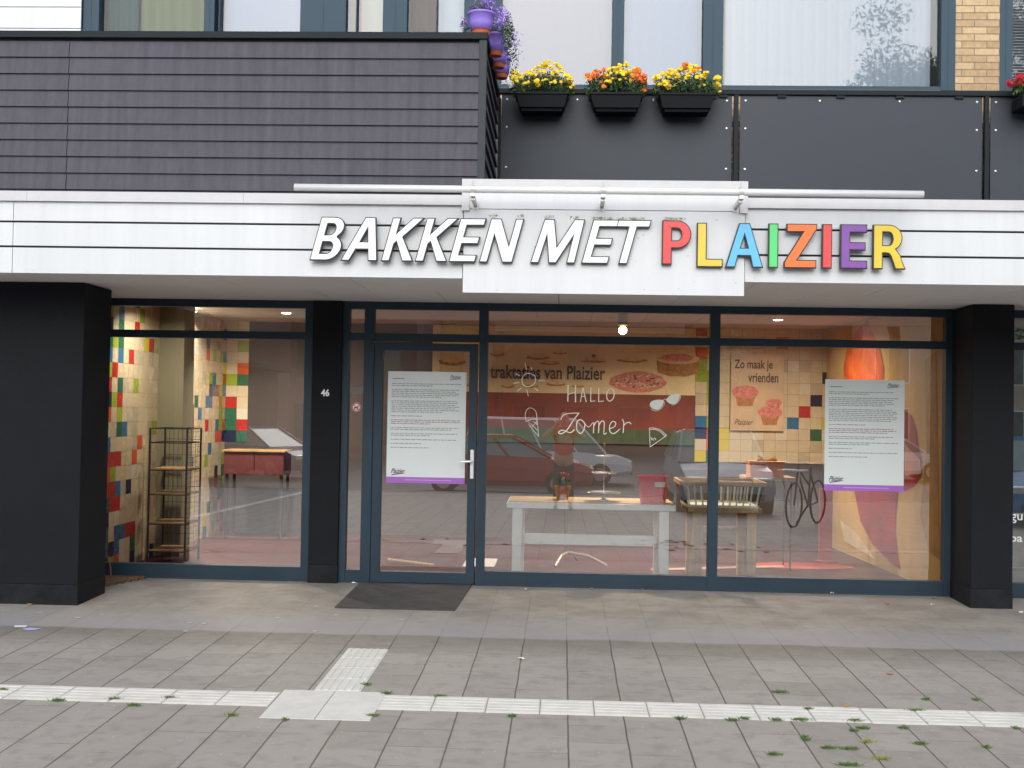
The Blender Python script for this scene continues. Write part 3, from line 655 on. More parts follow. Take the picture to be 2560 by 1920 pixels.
# ---- ceiling lamps
warm = (1, .84, .62)
def lamp(px, py, power, label, hanging=False, r=.05, tilt=12, spread=145):
    d = ray(px, py); zc = ZCL-.012 if not hanging else 2.42; p = CAM+d*((zc-CAM.z)/d.z)
    if p.y > YB-.35: p = CAM+d*((YB-.45-CAM.y)/d.y); zc = p.z
    t = thing('ceiling_spotlight', (p.x, p.y, zc), label, 'lamp', 'lit spotlights in the shop ceiling')
    if hanging:
        obj('housing', lathe(B(), [(.05, .03), (.055, .035), (.055, ZCL-zc-.001)], p*1, 16) if False else lathe(B(), [(.045, zc+.05), (.055, zc+.06), (.055, ZCL-.001)], (p.x, p.y, 0), 16), mat('spot_grey', (.25, .22, .2), .5), t)
        b_ = B(); bmesh.ops.create_icosphere(b_, subdivisions=2, radius=.045, matrix=Matrix.Translation((p.x, p.y, zc))); obj('bulb', b_, mat('bulb_warm', (1, .75, .38), emit=9), t, smooth=True)
    else:
        obj('rim', lathe(B(), [(r+.02, ZCL-.006), (r+.02, ZCL-.0005)], (p.x, p.y, 0), 20), mat('rim_white', (.75, .75, .72), .4), t)
        obj('bulb', lathe(B(), [(r, ZCL-.012), (r, ZCL-.0065)], (p.x, p.y, 0), 20), mat('bulb_disc', (1, .93, .78), emit=8), t)
    l = bpy.data.lights.new('lamp_light', 'AREA'); l.shape = 'DISK'; l.size = .12; l.energy = power*1.4; l.color = warm; l.spread = math.radians(spread)
    lo = bpy.data.objects.new('lamp_light', l); C.objects.link(lo); lo.parent = t; lo.rotation_euler.x = math.radians(tilt); lo.location = (0, 0, -.03 if not hanging else -.06)
for a in ((480, 780, 52, 'lit ceiling spotlight over the tiled wall, nearest the left pillar', False, .05, -14, 175), (716, 784, 26, 'lit ceiling spotlight beside the numbered pillar'), (1945, 801, 25, 'lit ceiling spotlight above the muffin poster', False, .05, 0, 165), (507, 818, 8, 'small lit spotlight deep in the shop behind the left window')): lamp(*a)
lamp(440, 741, 12, 'added ceiling spotlight just inside the left window, to light the coloured tiles', False, .05, 8, 150)  # added fixture, hidden behind the window header, to brighten the left tile wall
lamp(1557, 826, 36, 'bright warm bulb hanging above the pastry mural', True)
# ---- wire rack
rk = thing('wire_rack', (-3.86, 1.05, 0), 'dark wire display rack with wooden shelves against the tiled wall', 'rack')
iron = mat('rack_iron', (.015, .013, .012), .6); shelfM = mat('shelf_wood', (.35, .22, .11), .6, var=.25, scale=8)
xa, xb, ya, yb = -4.05, -3.68, .85, 1.3
for X in (xa, xb):
    for Yq in (ya, yb): obj('post', bx(X-.008, X+.008, Yq-.008, Yq+.008, .0, 1.34), iron, rk)
bm = B()
for z in (1.33, 1.19, .92, .68, .39, .12):
    for Yq in (ya, yb): box(bm, xa+.008, xb-.008, Yq-.005, Yq+.005, z, z+.01)
    for X in (xa, xb): box(bm, X-.005, X+.005, ya+.008, yb-.008, z+.0005, z+.0095)
for X in [xa+.045*k for k in range(1, 8)]: box(bm, X-.0015, X+.0015, yb-.002, yb+.002, .1, 1.33)
for k in range(1, 26): box(bm, xb-.0015, xb+.0015, ya, yb, .1+k*.05, .103+k*.05); 
for k in range(1, 8): box(bm, xa, xb, yb-.0035, yb-.001, .1+k*.16, .104+k*.16)
obj('wire_frame', bm, iron, rk)
for z in (.92, .68, .39, .12): obj('shelf', bx(xa+.012, xb-.012, ya+.012, yb-.012, z+.011, z+.024), shelfM, rk)
# ---- small poster on left wall
bm = B(); quad(bm, [(XL+.006, 2.3, 1.16), (XL+.006, 2.7, 1.16), (XL+.006, 2.7, 1.58), (XL+.006, 2.3, 1.58)]); tag(obj('photo_poster', bm, mat('photo_brown', (.16, .07, .04), .5, var=.8, scale=9)), 'small dark brown photo poster on the tiled wall behind the wire rack', 'poster')
# ---- red counter at the back left
rc = thing('red_counter', (-3.6, 3.4, 0), 'red boxed counter on thin dark legs at the back left of the shop', 'counter')
redM = mat('counter_red', (.09, .02, .022), .5, var=.15)
for a, b in ((-3.98, -3.62), (-3.615, -3.27)): obj('box', bx(a, b, 3.2, 3.6, .76, 1.03, bev=.005), redM, rc)
obj('top', bx(-4.0, -3.25, 3.18, 3.62, 1.031, 1.05), shelfM, rc)
for X in (-3.95, -3.3):
    for Yq in (3.24, 3.56): obj('leg', bx(X-.015, X+.015, Yq-.015, Yq+.015, 0, .759), iron, rc)
# ---- white table
tb = thing('white_table', (.28, .7, 0), 'long white table with wooden top standing behind the middle window', 'table')
x0, x1, y0, y1 = -.506, 1.058, .35, 1.05
bm = bx(x0, x1, y0, y1, .668, .722, bev=.004); obj('tabletop', bm, whitePaint, tb)
obj('wooden_top', bx(x0+.012, x1-.012, y0+.012, y1-.012, .7225, .730), mat('pale_wood', (.45, .31, .16), .5, var=.2, scale=5, streak=True), tb)
for X in (-.452, .906):
    for Yq in (.37, .95): obj('leg', bx(X, X+.093, Yq, Yq+.08, 0, .6675, bev=.003), whitePaint, tb)
obj('stretcher', bx(-.3585, .9055, .66, .72, .305, .403, bev=.003), whitePaint, tb)
bm = B(); box(bm, -.43, -.38, .4505, .9495, .31, .39); box(bm, .93, .98, .4505, .9495, .31, .39); obj('side_rail', bm, whitePaint, tb)
TT = .730
# ---- things on the table
fp = thing('flower_pot', (.01, .72, TT), 'terracotta pot with pink flowers on the white table', 'potted plant')
obj('pot', lathe(B(), [(.055, TT), (.072, TT+.10), (.078, TT+.10), (.078, TT+.13), (.06, TT+.13), (.055, TT+.11)], (.01, .72, 0), 20), mat('terracotta', (.45, .22, .11), .8, var=.1), fp, smooth=False)
def leaves(bm, c, rad, n, s, seed, mi=0, up=0, flat=1):
    r = random.Random(seed); c = Vector(c)
    for k in range(n):
        d = Vector((r.gauss(0, 1), r.gauss(0, 1), r.gauss(0, 1)*flat+up)); d.normalize(); p = c+Vector((d.x*rad[0], d.y*rad[1], d.z*rad[2]))*r.random()**.4
        a = Vector((r.gauss(0, 1), r.gauss(0, 1), r.gauss(0, 1))).normalized(); b = a.cross(d+Vector((.01, 0, 0))).normalized(); ss_ = s*r.uniform(.6, 1.3)
        quad(bm, [p-a*ss_, p+b*ss_*.35, p+a*ss_, p-b*ss_*.35], mi if isinstance(mi, int) else r.choice(mi))
leafG = mat('leaf_green', (.05, .115, .035), .6, var=.4, scale=12); leafD = mat('leaf_dark', (.025, .06, .025), .6, var=.3, scale=12); leafL = mat('leaf_light', (.11, .19, .05), .6, var=.3)
bm = B(); leaves(bm, (.01, .72, TT+.17), (.07, .07, .06), 160, .02, 3, mi=(0, 1)); obj('foliage', bm, [leafG, leafL], fp)
bm = B(); leaves(bm, (.01, .72, TT+.22), (.08, .07, .04), 60, .014, 4); obj('flowers', bm, mat('pink_petal', (.62, .12, .12), .6), fp)
cs = thing('cake_stand', (.4, .62, TT), 'silver tiered cake stand on the white table beside the red tin', 'cake stand')
sil = mat('silver', (.6, .6, .6), .2, metal=.9)
bm = B(); lathe(bm, [(.05, TT), (.05, TT+.008), (.02, TT+.02), (.006, TT+.05), (.006, TT+.53), (.012, TT+.54), (.004, TT+.56)], (.4, .62, 0), 20); obj('stem', bm, sil, cs, smooth=True)
for z, r in ((.075, .17), (.26, .13), (.42, .09)):
    obj('tray', lathe(B(), [(.006, TT+z), (r-.01, TT+z+.002), (r, TT+z+.012), (r-.004, TT+z+.012), (r-.014, TT+z+.005), (.006, TT+z+.004)], (.4, .62, 0), 28, cap=False), sil, cs, smooth=True)
bk = thing('red_tin', (.86, .55, TT), 'round red tin with a small white label on the white table', 'tin')
bm = B(); lathe(bm, [(.120, TT), (.142, TT+.24), (.147, TT+.24), (.147, TT+.252), (.137, TT+.252), (.132, TT+.235), (.118, TT+.02)], (.86, .55, 0), 32); obj('body', bm, mat('tin_red', (.75, .02, .04), .35, var=.15, scale=5), bk)
obj('label', bx(.865, .96, .396, .3995+.012, TT+.155, TT+.20), mat('label_white', (.7, .68, .62), .6), bk)
for s in (-1, 1): obj('handle', tube(B(), [(.86+s*.137, .55, TT+.19), (.86+s*.165, .55, TT+.17), (.86+s*.165, .55, TT+.12), (.86+s*.132, .55, TT+.12)], .004, 6), sil, bk)
# ---- wooden table with slatted crate
wt = thing('wooden_table', (1.5, .75, 0), 'light wooden table carrying a slatted crate behind the window bar', 'table')
pine = mat('pine', (.46, .29, .12), .55, var=.25, scale=5, streak=True)
obj('tabletop', bx(1.18, 1.86, .42, 1.1, .655, .70, bev=.003), pine, wt)
for X in (1.226, 1.722):
    for Yq in (.43, 1.0): obj('leg', bx(X, X+.088, Yq, Yq+.088, .0, .6545, bev=.003), pine, wt)
obj('apron', bx(1.24, 1.8, 1.02, 1.06, .42, .47), pine, wt)
cr = thing('slatted_crate', (1.5, .7, .70), 'white slatted display crate with wooden rim on the wooden table', 'crate')
wslat = mat('crate_white', (.66, .65, .55), .5, var=.08)
bm = B()
for Yq, x0, x1 in ((.44, 1.16, 1.84),): 
    box(bm, x0+.01, x1-.01, Yq-.012, Yq+.012, .702, .725)
box(bm, 1.17, 1.83, 1.03, 1.054, .702, .725); box(bm, 1.165, 1.189, .453, 1.029, .702, .7245); box(bm, 1.811, 1.835, .453, 1.029, .702, .7245); box(bm, 1.19, 1.81, .455, 1.028, .703, .710)
obj('bottom_frame', bm, wslat, cr)
for k in range(11):
    t = k/10; X0 = 1.19+t*.62; X1 = 1.165+t*.67
    b_ = B(); tube(b_, [(X0, .44, .725), (X1, .40, .915)], .009, 6); obj('slat', b_, wslat, cr)
    b_ = B(); tube(b_, [(X0, 1.04, .725), (X1, 1.08, .915)], .009, 6); obj('slat', b_, wslat, cr)
for k in range(9):
    t = k/8; Yq = .47+t*.54; Yt = .43+t*.62
    for a, c in ((1.177, 1.12), (1.823, 1.88)):
        b_ = B(); tube(b_, [(a, Yq, .725), (c, Yt, .915)], .005, 6); obj('wire_slat', b_, iron, cr)
bm = B(); box(bm, 1.12, 1.88, .385, .41, .905, .945, bev=.002); box(bm, 1.12, 1.88, 1.07, 1.095, .905, .945, bev=.002); box(bm, 1.10, 1.125, .4105, 1.0695, .905, .945); box(bm, 1.875, 1.90, .4105, 1.0695, .905, .945); obj('rim', bm, pine, cr)
# ---- orange gift box on a display table
dt = thing('display_table', (2.1, 1.65, 0), 'small wooden display table with an orange gift box deep in the right window', 'table')
obj('tabletop', bx(1.86, 2.36, 1.42, 1.88, .905, .94), pine, dt)
for X in (1.88, 2.3):
    for Yq in (1.44, 1.82): obj('leg', bx(X+.01, X+.025, Yq+.01, Yq+.025, 0, .9045), iron, dt)
gb = thing('gift_box', (2.08, 1.6, .94), 'orange gift box with a ribbon bow in the right window', 'box')
obj('box', bx(1.91, 2.25, 1.48, 1.75, .941, 1.07, bev=.004), mat('gift_orange', (.62, .22, .03), .45, var=.15), gb)
obj('lid', bx(1.90, 2.26, 1.47, 1.76, 1.0705, 1.10, bev=.004), mat('gift_orange', (0, 0, 0)), gb)
bm = B(); tube(bm, [(2.08, 1.6, 1.105), (2.0, 1.6, 1.15), (1.99, 1.6, 1.11), (2.08, 1.6, 1.105)], .012, 6); tube(bm, [(2.08, 1.6, 1.105), (2.17, 1.6, 1.135), (2.2, 1.6, 1.11), (2.08, 1.6, 1.105)], .012, 6); obj('ribbon', bm, mat('ribbon', (.7, .5, .2), .5), gb)
# ---- stand foot behind the table, paper and stick on the floor
st = thing('stand', (.07, 1.5, 0), 'slim pale metal stand with curved feet seen under the white table', 'stand')
palem = mat('pale_metal', (.28, .23, .22), .4, metal=.2)
obj('pole', tube(B(), [(.07, 1.5, .12), (.07, 1.5, .68)], .014, 10), palem, st)
for dx, dy in ((-.12, -.25), (.4, -.12), (.1, .3)): obj('foot', tube(B(), [(.07, 1.5, .13), (.07+dx*.5, 1.5+dy*.5, .11), (.07+dx, 1.5+dy, .02)], .016, 8), palem, st)
tag(obj('paper_sheet', bx(-.98, -.66, 1.2, 1.85, .005, .009), mat('paper_grey', (.55, .53, .56), .6)), 'pale paper sheet lying on the dark red floor behind the door', 'paper')
tag(obj('wooden_stick', tube(B(), [(-1.75, 1.4, .03), (-1.25, 1.05, .03)], .016, 8), pine), 'pale wooden stick lying on the red floor behind the door', 'stick')
bm = B(); lathe(bm, [(.9, .006), (.9, .014)], (2.5, 1.8, 0), 40, sx=.6, sy=.28); tag(obj('floor_decal', bm, mat('decal_coral', (.40, .06, .05), .5, var=.25, scale=3)), 'coral red oval rug on the shop floor at the right window', 'rug')
bm = B(); quad(bm, [(.9, 1.15, .0145), (2.3, 1.66, .0145), (2.3, 1.80, .0145), (.9, 1.3, .0145)]); obj('pale_wave', bm, mat('decal_pale', (.50, .32, .24), .5), bpy.data.objects['floor_decal'])
rp = thing('red_post', (2.81, 2.1, 0), 'coral red upright panel standing on the oval rug', 'panel'); obj('panel', bx(2.74, 2.88, 2.1, 2.13, .015, .80, bev=.004), mat('decal_coral', (0, 0, 0)), rp); obj('foot', bx(2.70, 2.92, 2.02, 2.099, .0155, .04), mat('decal_coral', (0, 0, 0)), rp)
# ---------------------------------------------------------------- notices on the outer face of the glass, set there to catch more light
def notice(x0, x1, z0, z1, label, seed):
    n = thing('notice', ((x0+x1)/2, .02, z0), label, 'notice')
    obj('sheet', bx(x0, x1, -.0035, -.002, z0+.055, z1), mat('notice_paper', (.66, .72, .72), .3, var=.02), n)
    obj('footer', bx(x0, x1, -.0035, -.002, z0, z0+.0548), mat('footer_violet', (.34, .12, .50), .6), n)
    r = random.Random(seed); bm = B(); z = z1-.115; W_ = x1-x0
    paras = [2, 5, 7, 1, 3, 2, 2, 1, 1, 1]
    quad(bm, [(x0+.04, -.0042, z1-.07), (x0+.15, -.0042, z1-.07), (x0+.15, -.0042, z1-.062), (x0+.04, -.0042, z1-.062)])
    for pi_, ln in enumerate(paras):
        for k in range(ln):
            xe = x1-.04-(r.uniform(.1, .4)*W_ if (k == ln-1 and ln > 1) else r.uniform(0, .06)) if ln > 1 else x0+.04+W_*r.uniform(.2, .9); x = x0+.035
            while x < xe-.01:
                wd = r.uniform(.012, .05); wd = min(wd, xe-x); quad(bm, [(x, -.0042, z), (x+wd, -.0042, z), (x+wd, -.0042, z+.0062), (x, -.0042, z+.0062)], 1 if pi_ == 4 else 0); x += wd+.007
            z -= .0165
        z -= .020
    obj('print', bm, [mat('print_grey', (.22, .24, .25), .7), mat('print_wine', (.32, .12, .16), .7)], n)
    lm = mat('logo_plum', (.09, .03, .10), .6)
    a = text_mesh('Plaizier', x0+.04, x0+.17, z0+.085, z0+.13, -.0043, shear=.5, bold=.02); b = text_mesh('Plaizier', x1-.15, x1-.045, z1-.06, z1-.028, -.0043, shear=.5, bold=.01)
    bm = join([a, b]); quad(bm, [(x0+.045, -.0043, z0+.068), (x0+.10, -.0043, z0+.076), (x0+.17, -.0043, z0+.088), (x0+.17, -.0043, z0+.092), (x0+.10, -.0043, z0+.084), (x0+.05, -.0043, z0+.078)])
    quad(bm, [(x1-.15, -.0043, z1-.073), (x1-.045, -.0043, z1-.062), (x1-.045, -.0043, z1-.059), (x1-.15, -.0043, z1-.067)]); obj('logo', bm, lm, n)
    bm = B(); r2 = random.Random(2); x = x0+.17
    while x < x1-.13: quad(bm, [(x, -.0042, z0+.026), (x+.015, -.0042, z0+.026), (x+.015, -.0042, z0+.032), (x, -.0042, z0+.032)]); x += .02
    obj('footer_print', bm, mat('label_pale', (.6, .45, .7), .6), n)
notice(-1.584, -.873, .902, 1.91, 'large white letter notice with violet footer taped to the glass door', 1)
notice(2.332, 3.03, .91, 1.90, 'large white letter notice with violet footer in the right shop window', 2)
bm = B(); quad(bm, [(-1.935, .012, 1.70), (-1.80, .012, 1.70), (-1.80, .012, 1.76), (-1.935, .012, 1.76)]); o = tag(obj('hours_sticker', bm, mat('sticker_pale', (.55, .55, .48), .6)), 'pale lettered sticker above the no dogs sign in the narrow side light', 'sticker')
# no dogs sticker
nd = thing('no_dogs_sticker', (-1.874, -.006, 1.585), 'round red and white no dogs sticker in the narrow side light', 'sticker')
def disc(cx, cz, r, Y, n=28): b_ = B(); quad(b_, [(cx+r*math.cos(2*PI*k/n), Y, cz+r*math.sin(2*PI*k/n)) for k in range(n)]); return b_
Xd, Zd = pl(891, 1018, 0); obj('disc', disc(Xd, Zd, .042, -.003), mat('sticker_white', (.72, .72, .70), .5), nd)
def stroke2(bm, pts, wd, Y, mi=0, zoff=0):
    pts = [Vector((a, 0, b)) for a, b in pts]
    for i in range(len(pts)-1):
        a, b = pts[i], pts[i+1]; t = (b-a); 
        if t.length < 1e-6: continue
        t.normalize(); n = Vector((-t.z, 0, t.x)); w0 = (wd[i] if isinstance(wd, list) else wd)/2; w1 = (wd[i+1] if isinstance(wd, list) else wd)/2
        e = t*min(w0, w1)*.5
        y = Y-.00001*i
        quad(bm, [Vector((0, y, 0))+q for q in (a-e-n*w0, b+e-n*w1, b+e+n*w1, a-e+n*w0)], mi)
bm = B(); stroke2(bm, ringpts(Xd, Zd, .036, .036)+[(Xd+.036, Zd)], .009, -.0035); stroke2(bm, [(Xd-.024, Zd+.024), (Xd+.024, Zd-.024)], .007, -.0045); obj('red_ring', bm, mat('ring_red', (.5, .03, .04), .5), nd)
bm = B(); stroke2(bm, [(Xd-.018, Zd-.004), (Xd+.012, Zd-.002)], .011, -.004); stroke2(bm, [(Xd+.010, Zd), (Xd+.020, Zd+.014)], .009, -.0042)
for a in (-.016, -.010, .006, .011): stroke2(bm, [(Xd+a, Zd-.005), (Xd+a-.002, Zd-.022)], .004, -.0041)
obj('dog', bm, mat('dog_black', (.02, .02, .02), .6), nd)
# ---------------------------------------------------------------- chalk drawings on the middle window
chalk = mat('chalk_marker', (.84, .90, .80), .7, var=.06); YC = -.0025
def cat2(pts, n=8):
    out = []; P = [pts[0]]+list(pts)+[pts[-1]]
    for i in range(1, len(P)-2):
        p0, p1, p2, p3 = P[i-1], P[i], P[i+1], P[i+2]
        for k in range(n):
            t = k/n; out.append(tuple(.5*((2*p1[j])+(-p0[j]+p2[j])*t+(2*p0[j]-5*p1[j]+4*p2[j]-p3[j])*t*t+(-p0[j]+3*p1[j]-3*p2[j]+p3[j])*t**3) for j in (0, 1)))
    return out+[tuple(pts[-1])]
Q = lambda u, v: pl(1200+u/3.687, 750+v/3.687, 0)
def drawing(name, label, strokes, wd=.006, cat='drawing', sm=True, fills=()):
    bm = B()
    for i, s in enumerate(strokes):
        w_ = wd
        if isinstance(s[0], (int, float)): w_, s = s[0], s[1:]
        p = [Q(*q) for q in s]; stroke2(bm, cat2(p) if sm and len(p) > 2 else p, w_, YC-.0004*i)
    for f in fills: p = cat2([Q(*q) for q in f]+[Q(*f[0])]); quad(bm, [(a, YC-.0002, b) for a, b in p[:-1]])
    return tag(obj(name, bm, chalk), label, cat)
drawing('sun_drawing', 'chalk drawing of a sun with rays on the middle shop window', [[(450, 675), (505, 700), (505, 765), (450, 800), (398, 780), (388, 725), (415, 685), (450, 675)], [(415, 580), (428, 640)], [(475, 620), (480, 650)], [(330, 685), (368, 697)], [(312, 768), (362, 758)], [(342, 842), (380, 812)], [(432, 830), (445, 885)], [(500, 808), (535, 838)], [(545, 745), (595, 742)]])
drawing('hallo_lettering', 'hand lettered word HALLO in pale chalk on the middle shop window', [
 [.010, (812, 785), (810, 935)], [.010, (880, 785), (880, 940)], [.008, (812, 868), (880, 850)],
 [.008, (950, 810), (925, 938)], [.010, (950, 810), (978, 938)], [.006, (932, 890), (970, 888)],
 [.009, (1022, 808), (1020, 935)], [.008, (1020, 935), (1060, 930)], [.009, (1095, 812), (1093, 936)], [.008, (1093, 936), (1138, 932)],
 [.009, (1205, 812), (1172, 850), (1170, 905), (1195, 932), (1228, 905), (1236, 850), (1215, 815), (1205, 812)]], cat='lettering')
drawing('zomer_lettering', 'hand lettered word Zomer in flowing chalk script on the middle shop window', [
 [.007, (745, 1105), (770, 1060), (830, 1045), (912, 1042)], [.009, (912, 1042), (860, 1110), (800, 1200), (750, 1232), (725, 1220), (760, 1200), (830, 1222), (870, 1195)],
 [.009, (890, 1150), (895, 1200), (925, 1230), (955, 1200), (965, 1140), (930, 1105), (900, 1115), (890, 1150)], [.006, (960, 1130), (1000, 1170), (1040, 1130)],
 [.009, (1050, 1130), (1045, 1225)], [.008, (1048, 1160), (1075, 1120), (1095, 1130), (1092, 1225)], [.008, (1094, 1160), (1120, 1118), (1145, 1130), (1142, 1232), (1165, 1225)],
 [.008, (1190, 1190), (1240, 1165), (1250, 1130), (1220, 1120), (1195, 1160), (1200, 1215), (1235, 1230), (1290, 1190)],
 [.008, (1310, 1100), (1325, 1130), (1318, 1225)], [.008, (1320, 1165), (1345, 1135), (1375, 1128), (1392, 1142)]], cat='lettering')
drawing('ice_cream_drawing', 'chalk drawing of an ice cream cone on the middle shop window', [[(425, 1120), (418, 1050), (440, 1003), (480, 998), (515, 1030), (525, 1100), (520, 1150)], [(425, 1120), (460, 1105), (500, 1095), (526, 1105)], [(450, 1150), (540, 1258)], [(540, 1258), (530, 1120)], [(470, 1140), (528, 1200)], [(490, 1120), (532, 1150)], [(520, 1120), (480, 1170)]], wd=.004)
gl = [[(1562, 970), (1580, 935), (1630, 920), (1690, 925), (1680, 975), (1640, 1010), (1590, 1000)], [(1712, 920), (1745, 885), (1800, 865), (1838, 868), (1835, 910), (1800, 955), (1750, 955)]]
drawing('sunglasses_drawing', 'chalk drawing of filled cat-eye sunglasses on the middle shop window', [[(1690, 925), (1702, 912), (1712, 920)], [(1690, 925), (1700, 955), (1670, 1000), (1620, 1022), (1575, 1005)], [(1842, 868), (1848, 900), (1815, 950), (1770, 968)]], wd=.004, fills=gl)
drawing('melon_drawing', 'chalk drawing of a watermelon slice on the middle shop window', [[(1560, 1180), (1568, 1355), (1720, 1248)], [(1560, 1180), (1600, 1178), (1660, 1195), (1720, 1248)], [(1568, 1195), (1605, 1190), (1655, 1208), (1705, 1255)], [(1575, 1265), (1585, 1290)], [(1592, 1272), (1598, 1295)], [(1608, 1270), (1622, 1290)]], wd=.005, sm=False)
# lettering on neighbour window
me = join([text_mesh('ugu', 3.915, 4.07, .655, .735, -.003, bold=.01), text_mesh('i', 3.93, 3.945, .585, .645, -.003), text_mesh('aba', 3.915, 4.07, .49, .56, -.003, bold=.01)])
tag(obj('window_lettering', me, mat('white_vinyl', (0, 0, 0))), 'small white lettering on the neighbouring window at the right edge', 'lettering')
# ---------------------------------------------------------------- door mats
tag(obj('door_mat', bx(-1.80, -.80, -1.27, -.06, -.02, -.0) if False else loft(B(), [[(-1.79, -1.27, gz(-1.27)-.004), (-.83, -1.27, gz(-1.27)-.004), (-.83, -1.27, gz(-1.27)+.012), (-1.79, -1.27, gz(-1.27)+.012)], [(-1.79, -.06, gz(-.06)-.004), (-.79, -.06, gz(-.06)-.004), (-.79, -.06, gz(-.06)+.012), (-1.79, -.06, gz(-.06)+.012)]]), mat('rubber_mat', (.055, .050, .050), .8, var=.3, scale=12, bump=1, bscale=150)), 'dark grey rubber mat in front of the glass door', 'mat')
cm = thing('coir_mat', (-4.0, -.45, 0), 'brown slatted grate mat between the left pillar and the shop window', 'mat')
coir = mat('coir', (.13, .075, .035), .9, var=.5, scale=30, bump=1)
bm = B()
for k in range(9): box(bm, -4.5, -3.73-.035*k, -.10-.075*k-.05, -.10-.075*k, gz(-.1-.075*k)-.002, gz(-.1-.075*k)+.028)
obj('slats', bm, coir, cm); obj('base', bx(-4.5, -4.05, -.76, -.08, -.03, .004), coir, cm)
bm = B(); tube(bm, [(-4.04, -.12, .02), (-4.05, -.12, .12), (-4.075, -.11, .19)], .006, 6); tag(obj('twig', bm, mat('twig_red', (.32, .09, .04), .7)), 'thin red brown twig standing at the corner of the left shop window', 'twig')
# ---------------------------------------------------------------- planters on the rail
def planter(x0, x1, label, seed, orange, zb=4.14, zt=4.262):
    xm = (x0+x1)/2; t = thing('flower_box', (xm, -.62, zb), label, 'flower box', 'marigold boxes on the balustrade')
    bm = B(); y0, y1 = -.75, -.50; i = .035
    loft(bm, [[(x0+i, y0+.03, zb), (x1-i, y0+.03, zb), (x1-i, y1-.02, zb), (x0+i, y1-.02, zb)], [(x0+.006, y0+.006, zt-.02), (x1-.006, y0+.006, zt-.02), (x1-.006, y1, zt-.02), (x0+.006, y1, zt-.02)]])
    box(bm, x0-.004, x1+.004, y0-.004, y1+.006, zt-.0199, zt, bev=.004)
    for s in (.25, .75): box(bm, x0+(x1-x0)*s-.012, x0+(x1-x0)*s+.012, y1+.0061, y1+.035, zt-.02, zt+.07)
    obj('box', bm, mat('planter_black', (.011, .012, .015), .6, spec=.15, var=.15), t)
    obj('saucer', bx(x0+.05, x1-.05, y0+.05, y1-.03, zb-.03, zb-.0005), mat('planter_dark', (.008, .009, .010), .8, spec=.1), t)
    r = random.Random(seed); bm = B()
    for k in range(9): leaves(bm, (x0+.01+(x1-x0-.02)*k/8, -.64, zt+.05+.05*math.sin(PI*k/8)+r.uniform(-.01, .02)), (.06, .10, .10), 300, .015, seed+k, mi=(0, 0, 1, 1, 2))
    for k in range(50):
        X = r.uniform(x0, x1); Yk = r.uniform(-.74, -.55); tube(bm, [(X, Yk, zt), (X+r.uniform(-.02, .02), Yk, zt+r.uniform(.1, .17))], .0015, 4, mi=0)
    obj('foliage', bm, [leafD, leafG, leafL], t)
    bm = B()
    for k in range(105):
        u = r.random(); X = x0-.04+(x1-x0+.08)*u; hgt = .05+(.10+.09*math.sin(PI*u))*r.random()**.6+.025*math.sin(u*9+seed); Yk = r.uniform(-.79, -.62)
        om = orange(u); c = 1 if r.random() < om else (2 if r.random() < .06 else 0); R_ = r.uniform(.014, .023)
        q = bmesh.ops.create_icosphere(bm, subdivisions=2, radius=1, matrix=Matrix.Translation((X, Yk, zt+hgt)) @ Matrix.Rotation(r.uniform(.4, 1.3), 4, 'X') @ Matrix.Diagonal((R_, R_, R_*.62, 1)))
        cen = Vector((X, Yk, zt+hgt))
        for v in q['verts']: v.co = cen+(v.co-cen)*(1+.28*r.uniform(-1, 1))
        for f in {f for v in q['verts'] for f in v.link_faces}: f.material_index = c
    obj('flowers', bm, [mat('marigold_yellow', (.85, .62, .02), .6, var=.2, scale=60), mat('marigold_orange', (.85, .17, .01), .6, var=.2, scale=60), mat('marigold_faded', (.45, .26, .08), .7)], t)
planter(-.442, .003, 'black flower box of all yellow marigolds, nearest the boarded balcony', 21, lambda u: .0)
planter(.187, .629, 'black flower box with orange marigolds at both ends, the middle one', 33, lambda u: .85 if u < .33 or u > .78 else .08)
planter(.765, 1.235, 'black flower box of yellow marigolds with few orange ones, rightmost of three', 47, lambda u: .22 if .4 < u < .7 else .0)
gp = thing('geranium_box', (4.05, -.62, 4.28), 'black box of bright red geraniums at the right edge', 'flower box')
obj('box', bx(3.76, 4.3, -.75, -.5, 4.16, 4.27, bev=.01), mat('planter_black', (0, 0, 0)), gp)
bm = B()
for k in range(6): leaves(bm, (3.78+.08*k, -.63, 4.36), (.08, .09, .08), 160, .026, 60+k, mi=(0, 1)); 
obj('foliage', bm, [leafG, leafL], gp)
bm = B(); r = random.Random(6)
for k in range(18): leaves(bm, (3.69+.04*k*(.8+.4*r.random()), r.uniform(-.78, -.64), 4.34+r.uniform(0, .17)*(.4+.6*min(1, k/5))), (.045, .042, .035), 120, .013, 80+k)
obj('flowers', bm, mat('geranium_red', (.78, .03, .06), .6, var=.25, scale=40), gp)
